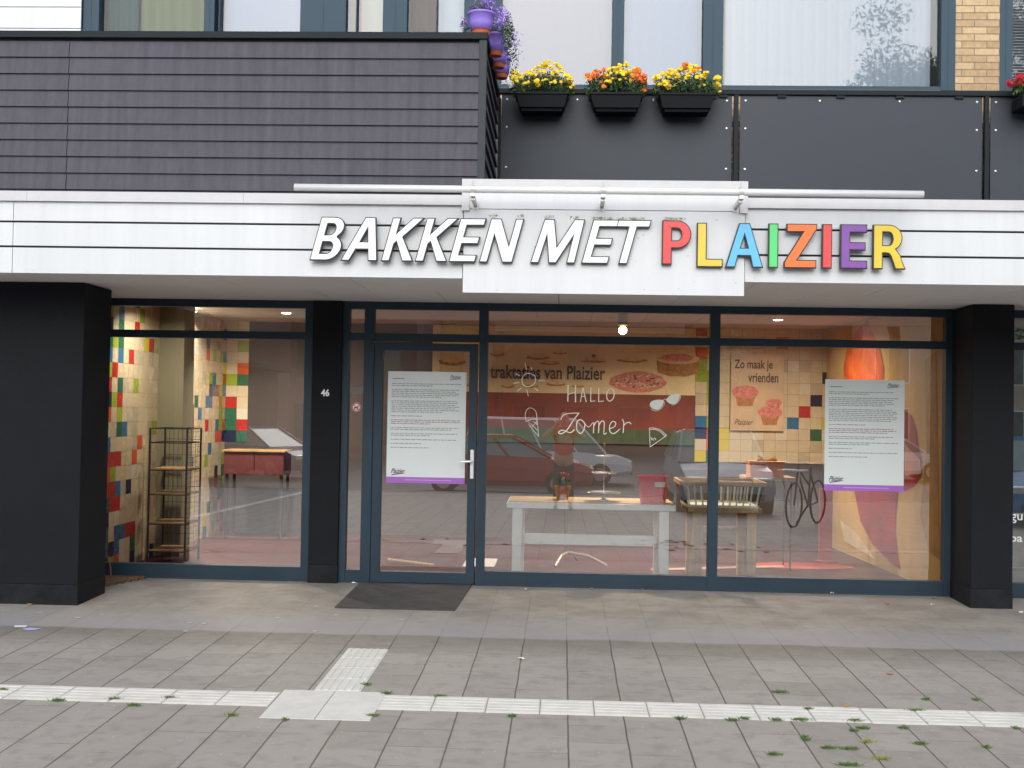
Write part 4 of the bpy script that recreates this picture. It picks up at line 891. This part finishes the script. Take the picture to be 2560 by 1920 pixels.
# ---------------------------------------------------------------- purple pots straddling the balcony side
lil = mat('lilac_plastic', (.30, .20, .72), .4, var=.06); ter = mat('terracotta_plastic', (.50, .13, .05), .6)
potlabels = ['purple flower pot on the near corner of the boarded balcony, largest in view', 'second purple flower pot hanging along the balcony side', 'third purple flower pot hanging along the balcony side', 'farthest and lowest looking purple flower pot by the balustrade']
for i, (Yp, Xp) in enumerate(((-1.93, -.655), (-1.62, -.565), (-1.3, -.56), (-1.0, -.55))):
    zb = ZT+.002 if i == 0 else ZT-.06; t = thing('purple_pot', (Xp, Yp, zb), potlabels[i], 'flower pot', 'purple pots along the balcony side'); 
    q_ = 1 if i == 0 else .8
    obj('pot', lathe(B(), [(.075*q_, zb+.035), (.088*q_, zb+.09), (.094*q_, zb+.15), (.101*q_, zb+.152), (.101*q_, zb+.168), (.09*q_, zb+.168), (.085*q_, zb+.15)], (Xp, Yp, 0), 28), lil, t, smooth=False)
    for p in t.children[0].data.polygons: p.use_smooth = len(p.vertices) == 4
    obj('saucer', lathe(B(), [(.062*q_, zb), (.072*q_, zb+.03), (.078*q_, zb+.034)], (Xp, Yp, 0), 28), ter, t)
    bm = B(); leaves(bm, (Xp, Yp, zb+.19), (.10, .10, .06), 300, .014, 100+i, mi=(0, 1, 2))
    leaves(bm, (Xp+(.19, .13, .1, .1)[i], Yp+.12, zb+(.06, .03, .0, .0)[i]), (.055, .12, .15), (420, 120, 25, 15)[i], .014, 110+i, mi=(0, 1, 2)); leaves(bm, (Xp-.12, Yp, zb+.06), (.035, .05, .06), 60 if i == 0 else 5, .014, 120+i, mi=(0, 1)); obj('foliage', bm, [leafG, leafL, leafD], t)
    bm = B(); leaves(bm, (Xp+.03, Yp, zb+.225), (.10, .10, .055), (330, 160, 60, 40)[i], .014, 130+i, mi=(0, 1)); leaves(bm, (Xp+.15, Yp+.06, zb+.15), (.07, .10, .10), (210, 60, 12, 8)[i], .014, 140+i, mi=(0, 1))
    if i == 0: leaves(bm, (Xp-.125, Yp, zb+.09), (.035, .05, .06), 40, .013, 150)
    obj('flowers', bm, [mat('campanula', (.30, .14, .72), .6, var=.2, scale=40), mat('campanula_pale', (.50, .38, .80), .6)], t)
# ---------------------------------------------------------------- weeds, litter, leaves on the paving
weedM = [mat('weed_green', (.12, .20, .055), .8, var=.3, scale=30), mat('weed_yellow', (.30, .33, .08), .7)]
def tuft(px, py, wpx, label, yellow=False, seed=0):
    X, Yg = gr(px, py); s = (Yg+10.8)/3000; r = random.Random(seed); bm = B(); W_ = wpx*s/2
    for k in range(int(24+wpx*2.0)):
        a = r.gauss(0, .42)*W_; b = r.gauss(0, .009); hgt = r.uniform(.005, .022); dx, dy = r.uniform(-.03, .03), r.uniform(-.02, .012); w_ = .0036
        bm.faces.new([bm.verts.new(p) for p in ((X+a-w_, Yg+b, gz(Yg+b)+.002), (X+a+w_, Yg+b, gz(Yg+b)+.002), (X+a+dx, Yg+b+dy, gz(Yg+b)+hgt))])
    o = obj('grass_tuft', bm, weedM[1 if yellow else 0]); tag(o, label, 'weed', 'grass tufts in the paving joints')
T = [(144, 1753, 36, 'green grass tuft on the white ribbed strip, leftmost of three on it'), (285, 1750, 36, 'green grass tuft on the white ribbed strip, second of three at left'), (334, 1765, 36, 'green grass tuft on the front edge of the left ribbed strip'), (425, 1746, 28, 'green grass tuft on the back edge of the left ribbed strip'),
 (582, 1790, 26, 'faint grass tuft in front of the left ribbed strip beside the white plate'), (712, 1802, 12, 'tiny grass tuft just below the white plate'), (6, 1726, 26, 'grass tuft behind the strip at the left picture edge'),
 (917, 1713, 24, 'faint grass tuft right of the ribbed lead above the white plate'), (966, 1735, 30, 'green grass tuft at the upper right corner of the white plate'), (1100, 1743, 40, 'dense green grass tuft behind the strip right of the white plate'), (933, 1791, 24, 'green grass tuft at the lower right corner of the white plate'),
 (1280, 1792, 18, 'small upright tuft in the joint before the strip at mid picture'), (1700, 1798, 24, 'grass tuft at the head of a joint right of mid picture'), (1951, 1732, 48, 'flat green tuft lying behind the strip on the right'), (1831, 1802, 30, 'left of two touching tufts in front of the right strip'), (1861, 1798, 34, 'right of two touching tufts in front of the right strip')]
SH = 'low grass tuft among the pavers in front of the right part of the ribbed strip'
T += [(a, b, c, SH) for a, b, c in ((1941, 1802, 30), (2002, 1802, 48), (2136, 1804, 40), (2158, 1822, 34), (2134, 1829, 18), (2014, 1851, 22), (2258, 1821, 26), (2071, 1871, 36), (2124, 1874, 50), (2301, 1861, 40), (1935, 1888, 40), (2124, 1914, 66), (2467, 1870, 16), (2010, 1845, 14), (2540, 1822, 16))]
T += [(2020, 1774, 20, 'small tuft in a tile joint of the right ribbed strip'), (2287, 1778, 54, 'largest green tuft growing across the right ribbed strip'), (2315, 1750, 18, 'tiny tuft in the joint behind the right strip, left one'), (2441, 1751, 18, 'tiny tuft in the joint behind the right strip, right one')]
for i, a in enumerate(T): tuft(*a, seed=200+i)
tuft(2170, 1856, 36, 'yellowish dry tuft among pavers, upper of two at lower right', True, 300); tuft(2205, 1898, 46, 'yellowish dry tuft among pavers, lower of two at lower right', True, 301)
def scrap(px, py, w_, d_, m_, name, label, cat, group=None, seed=1, rot=0, h=.004):
    X, Yg = gr(px, py); r = random.Random(seed); bm = B(); n = 7
    lo = []; 
    for k in range(n):
        a = 2*PI*k/n; q = r.uniform(.75, 1.1); u, v = q*w_/2*math.cos(a), q*d_/2*math.sin(a); uu = u*math.cos(rot)-v*math.sin(rot); vv = u*math.sin(rot)+v*math.cos(rot); lo.append((X+uu, Yg+vv, gz(Yg+vv)+.005+h*r.random()))
    quad(bm, lo); q = [(a, b, c-.0025) for a, b, c in lo][::-1]; quad(bm, q)
    for k in range(n): quad(bm, [lo[k], q[n-1-k], q[(n-2-k) % n], lo[(k+1) % n]][::-1])
    return tag(obj(name, bm, m_), label, cat, group)
pw = mat('litter_white', (.78, .82, .86), .5); pb = mat('litter_blue', (.42, .50, .85), .5)
scrap(52, 1567, .11, .05, pw, 'litter', 'white paper scrap on the paving by the left pillar', 'litter', seed=1, rot=.3); scrap(78, 1574, .12, .06, pb, 'litter', 'pale blue paper scrap on the paving by the left pillar', 'litter', seed=2, rot=.2)
gum = mat('gum_pale', (.48, .44, .38), .8)
LG = 'pale flattened gum spot on the paving before the shop'
for i, (a, b) in enumerate(((195, 1545), (254, 1537), (474, 1558), (511, 1560), (465, 1579), (695, 1545), (787, 1579), (840, 1539), (1005, 1543+8), (100, 1532), (790, 1517))): scrap(a, b, .045, .035, gum, 'gum_spot', LG, 'gum', 'gum spots on the paving', seed=30+i, h=.0005)
lf = mat('dry_leaf', (.42, .22, .09), .8); 
DL = 'small dry leaf lying on the paving along the shop window plinth'
for i, (a, b) in enumerate(((1792, 1477), (1818, 1476), (1943, 1478), (2080, 1485), (2218, 1512), (2336, 1497), (2331, 1515), (1480, 1474), (1605, 1473), (1315, 1476))): scrap(a, b, .035, .05, lf if i % 3 else mat('leaf_pale', (.6, .55, .42), .8), 'dry_leaf', DL, 'leaf', 'dry leaves along the plinth', seed=50+i, h=.015)
for i, (a, b, lb_) in enumerate(((2225, 1687, 'orange leaf scrap on the pavers before the right window'), (2118, 1770, 'orange fleck on the right ribbed strip'), (75, 1513, 'brown leaf crumbs at the foot of the wide left pillar'), (2553, 1532, 'white scrap right of the right pillar'), (885, 1459, 'white crumpled scrap at the left corner of the door mat'), (1303, 1649, 'tiny white crumb in a paving joint at mid picture'))): scrap(a, b, .05, .03, [lf, lf, lf, pw, pw, pw][i], 'litter', lb_, 'litter', seed=70+i, rot=.2, h=.012)
# ---------------------------------------------------------------- behind the camera: what the panes mirror
tyre = mat('tyre', (.02, .02, .02), .8); carglass = mat('car_glass', (.22, .30, .29), .1, spec=.6); chrome = mat('chrome', (.8, .8, .82), .12, metal=1); lens = mat('headlamp', (.7, .72, .75), .1, metal=.6)  # car windows: sky reflection and bright background put into the pale base colour
def car(name, loc, rz, L_, H_, W_, paint, label, van=False):
    LOCAL[0] = True
    t = thing(name, loc, label, 'car', None, rz); hw = W_/2
    prof = [(-L_/2, .45, .78), (-L_/2+.08, .28, .92), (-L_*.3, .24, .95), (0, .22, .94), (L_*.22, .24, .92), (L_*.42, .26, .80), (L_/2-.05, .30, .68), (L_/2, .42, .58)]
    secs = []
    for i, (x, z0, z1) in enumerate(prof):
        k = hw*(.86 if i in (0, len(prof)-1) else .95 if i in (1, len(prof)-2) else 1); m_ = (z0+z1)/2
        secs.append([(x, -k*.9, z0), (x, k*.9, z0), (x, k, z0+.12), (x, k*1.0, m_+.08), (x, k*.93, z1), (x, 0, z1+.03), (x, -k*.93, z1), (x, -k, m_+.08), (x, -k, z0+.12)])
    obj('body', loft(B(), secs), mat(paint[0], paint[1], .25, spec=.6), t)
    if van: st_ = [(-L_/2+.06, .93), (-L_/2+.18, H_-.02), (L_*.16, H_), (L_*.34, .90)]
    else: st_ = [(-L_*.44, .93), (-L_*.26, H_-.04), (L_*.06, H_), (L_*.27, .91)]
    a, b, c, d = st_
    def cs_(x, z, k): return [(x, -k, .92), (x, k, .92), (x, k*.84, z), (x, -k*.84, z)]
    kk = hw*.92
    cab = B(); A = [(a[0], -kk, .93), (a[0], kk, .93), (d[0], kk, .91), (d[0], -kk, .91)]; T_ = [(b[0], -kk*.82, b[1]-.04), (b[0], kk*.82, b[1]-.04), (c[0], kk*.82, c[1]-.04), (c[0], -kk*.82, c[1]-.04)]
    loft(cab, [A, T_]); obj('windows', cab, carglass, t)
    rf = B(); loft(rf, [[(p[0]*1.0, p[1]*1.03, p[2]-.002) for p in T_], [(p[0]*.93, p[1]*.9, p[2]+.06) for p in T_]])
    for s in (-1, 1):
        for (p, q) in ((A[0], T_[0]), (A[3], T_[3])): tube(rf, [(p[0], s*abs(p[1]), p[2]), (q[0], s*abs(q[1])*1.01, q[2]+.02)], .035, 6)
        for u in ((.36, .68) if not van else (.3, .55, .8)): 
            p = Vector(A[0]).lerp(Vector(A[3]), u); q = Vector(T_[0]).lerp(Vector(T_[3]), u); tube(rf, [(p.x, s*abs(p.y)*1.01, p.z), (q.x, s*abs(q.y)*1.02, q.z)], .03, 6)
    obj('roof', rf, mat(paint[0], paint[1]), t)
    for sx in (-L_*.31, L_*.31):
        for s in (-1, 1):
            wb = B(); tube(wb, [(sx, s*(hw-.19), .31), (sx, s*(hw+.005), .31)], .31, 24); wo_ = obj('wheel', wb, tyre, t)
            rb = B(); tube(rb, [(sx, s*(hw+.005), .31), (sx, s*(hw+.015), .31)], .19, 16); obj('rim', rb, metalM, wo_)
    for s in (-1, 1):
        hb = B(); box(hb, L_/2-.14, L_/2+.0, s*hw*.66-.17, s*hw*.66+.17, .56, .70, bev=.03); obj('headlight', hb, lens, t)
        hb = B(); box(hb, -L_/2-.01, -L_/2+.1, s*hw*.7-.12, s*hw*.7+.12, .68, .86, bev=.02); obj('tail_light', hb, mat('tail_red', (.4, .02, .02), .3), t)
    gb_ = B(); box(gb_, L_/2-.03, L_/2+.02, -.38, .38, .56, .64, bev=.01); obj('grille', gb_, chrome, t)
    gb_ = B(); box(gb_, L_/2-.06, L_/2+.015, -.6, .6, .30, .42); obj('air_intake', gb_, tyre, t)
    LOCAL[0] = False; return t
G = lambda y: gz(y)-(.1 if y < -16 else 0)
car('parked_car', (-1.45, -18.6, G(-18.6)), 0, 4.4, 1.42, 1.7, ('paint_wine', (.38, .035, .045)), 'dark wine red car parked side on in the street behind the photographer')
car('parked_car', (-.4, -23.5, G(-23.5)), 0, 4.7, 1.85, 1.8, ('paint_white', (.86, .88, .90)), 'white van parked beyond the wine red car', van=True)
car('parked_car', (2.95, -12.6, gz(-12.6)), PI/2, 4.3, 1.5, 1.7, ('paint_steel', (.24, .32, .40)), 'steel blue car facing the shop across the pavement')
car('parked_car', (10.6, -29, G(-29)), 0, 3.9, 1.45, 1.65, ('paint_white', (0, 0, 0)), 'small white car parked far to the right across the street')
car('parked_car', (-8.9, -24, G(-24)), .5, 4.3, 1.45, 1.7, ('paint_navy', (.02, .04, .10)), 'navy blue car parked far left across the street')
car('parked_car', (8.3, -10.5, gz(-10.5)), PI/2+.2, 4.2, 1.45, 1.7, ('paint_blue', (.02, .18, .45)), 'bright blue car parked at the far right of the pavement')
# bicycle
bc = thing('bicycle', (3.85, -8.3, gz(-8.3)), 'dark city bicycle with front carrier leaning on its stand', 'bicycle', None, PI/2+.55)
LOCAL[0] = True
fr = mat('bike_black', (.02, .02, .022), .35)
for X in (-.53, .53):
    wb = B(); tube(wb, [(X+.34*math.cos(2*PI*k/32), 0, .35+.34*math.sin(2*PI*k/32)) for k in range(32)], .018, 6, closed=True); wo_ = obj('wheel', wb, tyre, bc)
    sb = B()
    for k in range(14): a = 2*PI*k/14; tube(sb, [(X, 0, .35), (X+.33*math.cos(a), 0, .35+.33*math.sin(a))], .0015, 3)
    obj('spokes', sb, metalM, wo_)
b_ = B()
for p in (((-.53, 0, .35), (-.08, 0, .30)), ((-.08, 0, .30), (-.2, 0, .92)), ((-.08, 0, .30), (.38, 0, .85)), ((-.15, 0, .62), (.36, 0, .90)), ((-.53, 0, .35), (-.19, 0, .80)), ((.36, 0, .98), (.53, 0, .35)), ((.36, 0, .9), (.33, 0, 1.08)), ((-.1, .02, .3), (-.18, .22, .01))): tube(b_, p, .016, 8)
for s in (-1, 1): tube(b_, [(.33, 0, 1.08), (.30, s*.18, 1.12), (.12, s*.29, 1.10)], .012, 8)
obj('frame', b_, fr, bc); obj('saddle', loft(B(), [[(-.33, -.09, .93), (-.33, .09, .93), (-.33, .08, .98), (-.33, -.08, .98)], [(-.05, -.02, .95), (-.05, .02, .95), (-.05, .02, .98), (-.05, -.02, .98)]]), fr, bc)
b_ = B(); box(b_, .42, .78, -.18, .18, .88, .90); 
for s in (-1, 1): tube(b_, [(.42, s*.18, 1.02), (.78, s*.18, 1.02), (.78, -s*.18, 1.02)], .008, 6); tube(b_, [(.74, s*.16, .89), (.53, s*.06, .36)], .010, 6)
obj('front_carrier', b_, mat('carrier_white', (.7, .7, .7), .4), bc)
LOCAL[0] = False
# photographer: one continuous skinned body
def skinned(name, verts, edges, mt, parent, root=0, sub=2):
    me = bpy.data.meshes.new('s'); me.from_pydata([v[0] for v in verts], edges, []); o = bpy.data.objects.new('s', me); C.objects.link(o)
    me.skin_vertices or o.modifiers.new('Skin', 'SKIN'); sk = o.modifiers.get('Skin') or o.modifiers.new('Skin', 'SKIN')
    if not me.skin_vertices: 
        bm = B(); bm.from_mesh(me); bm.verts.layers.skin.verify(); bm.to_mesh(me); bm.free()
    for i, v in enumerate(verts):
        r = v[1]; r = r if isinstance(r, tuple) else (r, r); me.skin_vertices[0].data[i].radius = r
        me.skin_vertices[0].data[i].use_root = (i == root)
    sb = o.modifiers.new('Sub', 'SUBSURF'); sb.levels = sub; sb.render_levels = sub
    m2 = evalmesh(o); bpy.data.objects.remove(o); return fin(name, m2, mt, parent, smooth=True)
py_ = -11.18; gp_ = gz(py_)
per = thing('person', (.03, py_, gp_), 'person in red T-shirt and dark jeans standing in the street raising a camera', 'person')
skinM = mat('skin', (.62, .36, .27), .55, var=.08); shirt = mat('red_shirt', (.88, .13, .09), .8, var=.15, scale=6); jean = mat('dark_jeans', (.03, .04, .07), .85, var=.2)
x_, g_ = .03, gp_
def V(x, y, z): return (x_+x, py_+y, g_+z)
V_ = [(V(0, 0, .95), (.17, .13)), (V(0, 0, 1.15), (.155, .12)), (V(0, 0, 1.35), (.17, .12)), (V(0, .01, 1.47), (.11, .09)), (V(0, .02, 1.53), (.062, .062)), (V(0, .03, 1.60), (.078, .09)), (V(0, .03, 1.70), (.082, .10)), (V(0, .025, 1.775), (.055, .07)),
      (V(-.19, .0, 1.43), .062), (V(-.37, .08, 1.31), .046), (V(-.16, .26, 1.52), .034), (V(.19, .0, 1.43), .062), (V(.37, .08, 1.31), .046), (V(.16, .26, 1.52), .034),
      (V(-.10, 0, .86), .10), (V(-.12, .01, .50), .062), (V(-.13, -.02, .09), .042), (V(-.14, .12, .04), .036), (V(.10, 0, .86), .10), (V(.12, .01, .50), .062), (V(.13, -.02, .09), .042), (V(.14, .12, .04), .036)]
E_ = [(0, 1), (1, 2), (2, 3), (3, 4), (4, 5), (5, 6), (6, 7), (3, 8), (8, 9), (9, 10), (3, 11), (11, 12), (12, 13), (0, 14), (14, 15), (15, 16), (16, 17), (0, 18), (18, 19), (19, 20), (20, 21)]
skinned('body', V_, E_, skinM, per)
S_ = [(V(0, 0, .90), (.205, .16)), (V(0, 0, 1.18), (.185, .145)), (V(0, 0, 1.36), (.205, .15)), (V(0, .01, 1.46), (.115, .10)), (V(-.19, .0, 1.43), .080), (V(-.29, .04, 1.365), .075), (V(.19, .0, 1.43), .080), (V(.29, .04, 1.365), .075)]
skinned('t_shirt', S_, [(0, 1), (1, 2), (2, 3), (3, 4), (4, 5), (3, 6), (6, 7)], shirt, per)
J_ = [(V(0, 0, .90), (.17, .135)), (V(-.10, 0, .78), .115), (V(-.12, .01, .50), .080), (V(-.13, -.02, .10), .066), (V(.10, 0, .78), .115), (V(.12, .01, .50), .080), (V(.13, -.02, .10), .066)]
skinned('trousers', J_, [(0, 1), (1, 2), (2, 3), (0, 4), (4, 5), (5, 6)], jean, per)
for s in (-1, 1):
    skinned('hand', [(V(s*.16, .26, 1.52), .032), (V(s*.11, .30, 1.575), .036), (V(s*.075, .325, 1.60), .030)]+[(V(s*(.075-.0), .335+.005*k, 1.575+.022*k), .010) for k in range(4)]+[(V(s*.045, .35, 1.572+.022*k), .009) for k in range(4)]+[(V(s*.06, .30, 1.56), .011)],
            [(0, 1), (1, 2), (2, 3), (2, 4), (2, 5), (2, 6), (3, 7), (4, 8), (5, 9), (6, 10), (1, 11)], skinM, per, root=1, sub=1)
    skinned('shoe', [(V(s*.13, -.06, .045), .045), (V(s*.135, .05, .045), .045), (V(s*.145, .16, .035), .035)], [(0, 1), (1, 2)], mat('shoe_dark', (.04, .035, .03), .7), per, sub=1)
bm = B()
for s in (-1, 1): bmesh.ops.create_icosphere(bm, subdivisions=2, radius=.013, matrix=Matrix.Translation(V(s*.032, .125, 1.665)))
obj('eyes', bm, mat('eye_dark', (.05, .04, .04), .3), per); 
bm = B(); tube(bm, [V(0, .125, 1.675), V(0, .15, 1.635), V(0, .135, 1.625)], [.010, .017, .012], 8); obj('nose', bm, skinM, per, smooth=True)
bm = B(); tube(bm, [V(-.025, .128, 1.598), V(0, .136, 1.596), V(.025, .128, 1.598)], .006, 6); obj('mouth', bm, mat('lip', (.38, .12, .1), .5), per)
bm = B()
for s in (-1, 1): lathe(bm, [(.008, -.028), (.016, -.01), (.017, .015), (.008, .03)], V(s*.088, .02, 1.66), 10, sx=.6)
obj('ear', bm, skinM, per, smooth=True)
cmr = thing('compact_camera', (0, -10.87, 1.555), 'small black compact camera held up by the person', 'camera')
bm = bx(-.055, .055, -10.875, -10.845, 1.55, 1.615, bev=.004); obj('camera_body', bm, fr, cmr)
obj('lens_ring', tube(B(), [(0, -10.845, 1.585), (0, -10.825, 1.585)], .022, 20, cap=False), chrome, cmr)
# terrace of houses across the street
def house(x0, x1, y, h, wallc, label, storeys=3, ww=1.5, fm=0, name='house'):
    t = thing(name, ((x0+x1)/2, y, G(y)), label, 'building'); g0 = G(y)
    wm = mat('far_wall_'+wallc[0], wallc[1], .85, var=.12, scale=.6); obj('wall', bx(x0, x1, y-9, y, g0-.3, g0+h), wm, t)
    obj('roof', bx(x0-.2, x1+.2, y-9.2, y+.25, g0+h+.001, g0+h+.3), mat('far_roof', (.06, .05, .05), .8), t)
    n = int((x1-x0)/(ww*1.7)); p = (x1-x0)/n
    for s in range(storeys):
        zc = g0+h*(s+.5)/storeys; hh = h/storeys*.29
        for k in range(n):
            xc = x0+p*(k+.5); bm = B(); a, b = xc-ww/2, xc+ww/2
            for q in ((a, b, zc-hh-.06, zc-hh), (a, b, zc+hh, zc+hh+.06), (a-.06, a, zc-hh-.06, zc+hh+.06), (b, b+.06, zc-hh-.06, zc+hh+.06), (xc-.03, xc+.03, zc-hh, zc+hh)): box(bm, q[0], q[1], y+.001, y+.05, q[2], q[3])
            wf = obj('window', bm, fm or (mat('far_frame', (.75, .75, .73), .5) if x0 > 10 else mat('far_frame_dark', (.10, .09, .085), .5)), t); g = B(); quad(g, [(b, y+.02, zc-hh), (a, y+.02, zc-hh), (a, y+.02, zc+hh), (b, y+.02, zc+hh)]); obj('pane', g, mat('far_pane', (.04, .05, .055), .1), wf)
house(-34, -6, -38, 8.2, ('pink_brick', (.22, .13, .11)), 'long pinkish brick block with dark windows across the street')
house(-8, 15, -48, 8.5, ('brown_brick', (.16, .09, .06)), 'brown brick terrace across the street behind the trees')
house(14, 46, -46, 9.0, ('cream_render', (.45, .38, .30)), 'cream rendered block with white window frames across the street')
# shop on the far left with blue sign
bs = thing('corner_shop', (-9, -22, G(-22)), 'dark fronted corner shop with a blue sign on the left side of the street', 'building')
obj('wall', bx(-16, -10.3, -34, -20, -.5, 7.5), mat('far_wall_pink_brick', (0, 0, 0)), bs); obj('shop_front', bx(-10.299, -10.25, -32, -22, -.3, 2.7), mat('shopfront_dark', (.01, .015, .03), .1), bs); obj('blue_sign', bx(-10.24, -10.1, -22.4, -20.6, 2.3, 3.2), mat('sign_blue', (.02, .22, .55), .4), bs)
obj('canopy', bx(-10.3, -9.6, -32, -21, 2.75, 2.9), mat('far_roof', (0, 0, 0)), bs)
# trees
def tree(x, y, h, rad, seed, label):
    g0 = G(y); t = thing('street_tree', (x, y, g0), label, 'tree', 'street trees across the road'); r = random.Random(seed); bm = B()
    tube(bm, [(x, y, g0-.1), (x+.1, y, g0+h*.3), (x-.1, y+.1, g0+h*.55), (x, y, g0+h*.85)], [.22, .16, .12, .04], 10)
    tips = []
    for k in range(11):
        a = r.uniform(0, 6.28); z = g0+h*r.uniform(.3, .7); q = Vector((x+rad*.75*math.cos(a)*r.uniform(.5, 1), y+rad*.75*math.sin(a)*r.uniform(.5, 1), z+h*r.uniform(.1, .25))); tube(bm, [(x, y, z), (Vector((x, y, z))+q)/2+Vector((0, 0, .2)), q], [.08, .05, .02], 6); tips.append(q)
    obj('trunk', bm, mat('bark', (.08, .06, .045), .9, var=.3), t)
    bm = B()
    for k, q in enumerate(tips+[Vector((x, y, g0+h*.9)), Vector((x+.5, y, g0+h*.78)), Vector((x-.6, y, g0+h*.72))]):
        for j in range(3): 
            c = q+Vector((r.gauss(0, rad*.22), r.gauss(0, rad*.22), r.gauss(0, rad*.2))); leaves(bm, c, (rad*.34, rad*.34, rad*.24), 300, .095, seed*50+k*3+j, mi=(0, 1, 2))
    obj('crown', bm, [leafD, leafG, leafL], t)
tree(10.2, -27, 14.8, 3.0, 1, 'tall street tree behind the photographer, mirrored in the upper right window')
tree(12.4, -26, 14.9, 2.6, 2, 'street tree just right of the tallest mirrored tree')
tree(-2.2, -30, 11.6, 2.6, 3, 'street tree behind the white van')
tree(15.5, -24, 11.5, 2.6, 4, 'rightmost street tree across the road')
tree(4.2, -36, 8.2, 2.6, 5, 'lower street tree in front of the brown brick terrace')
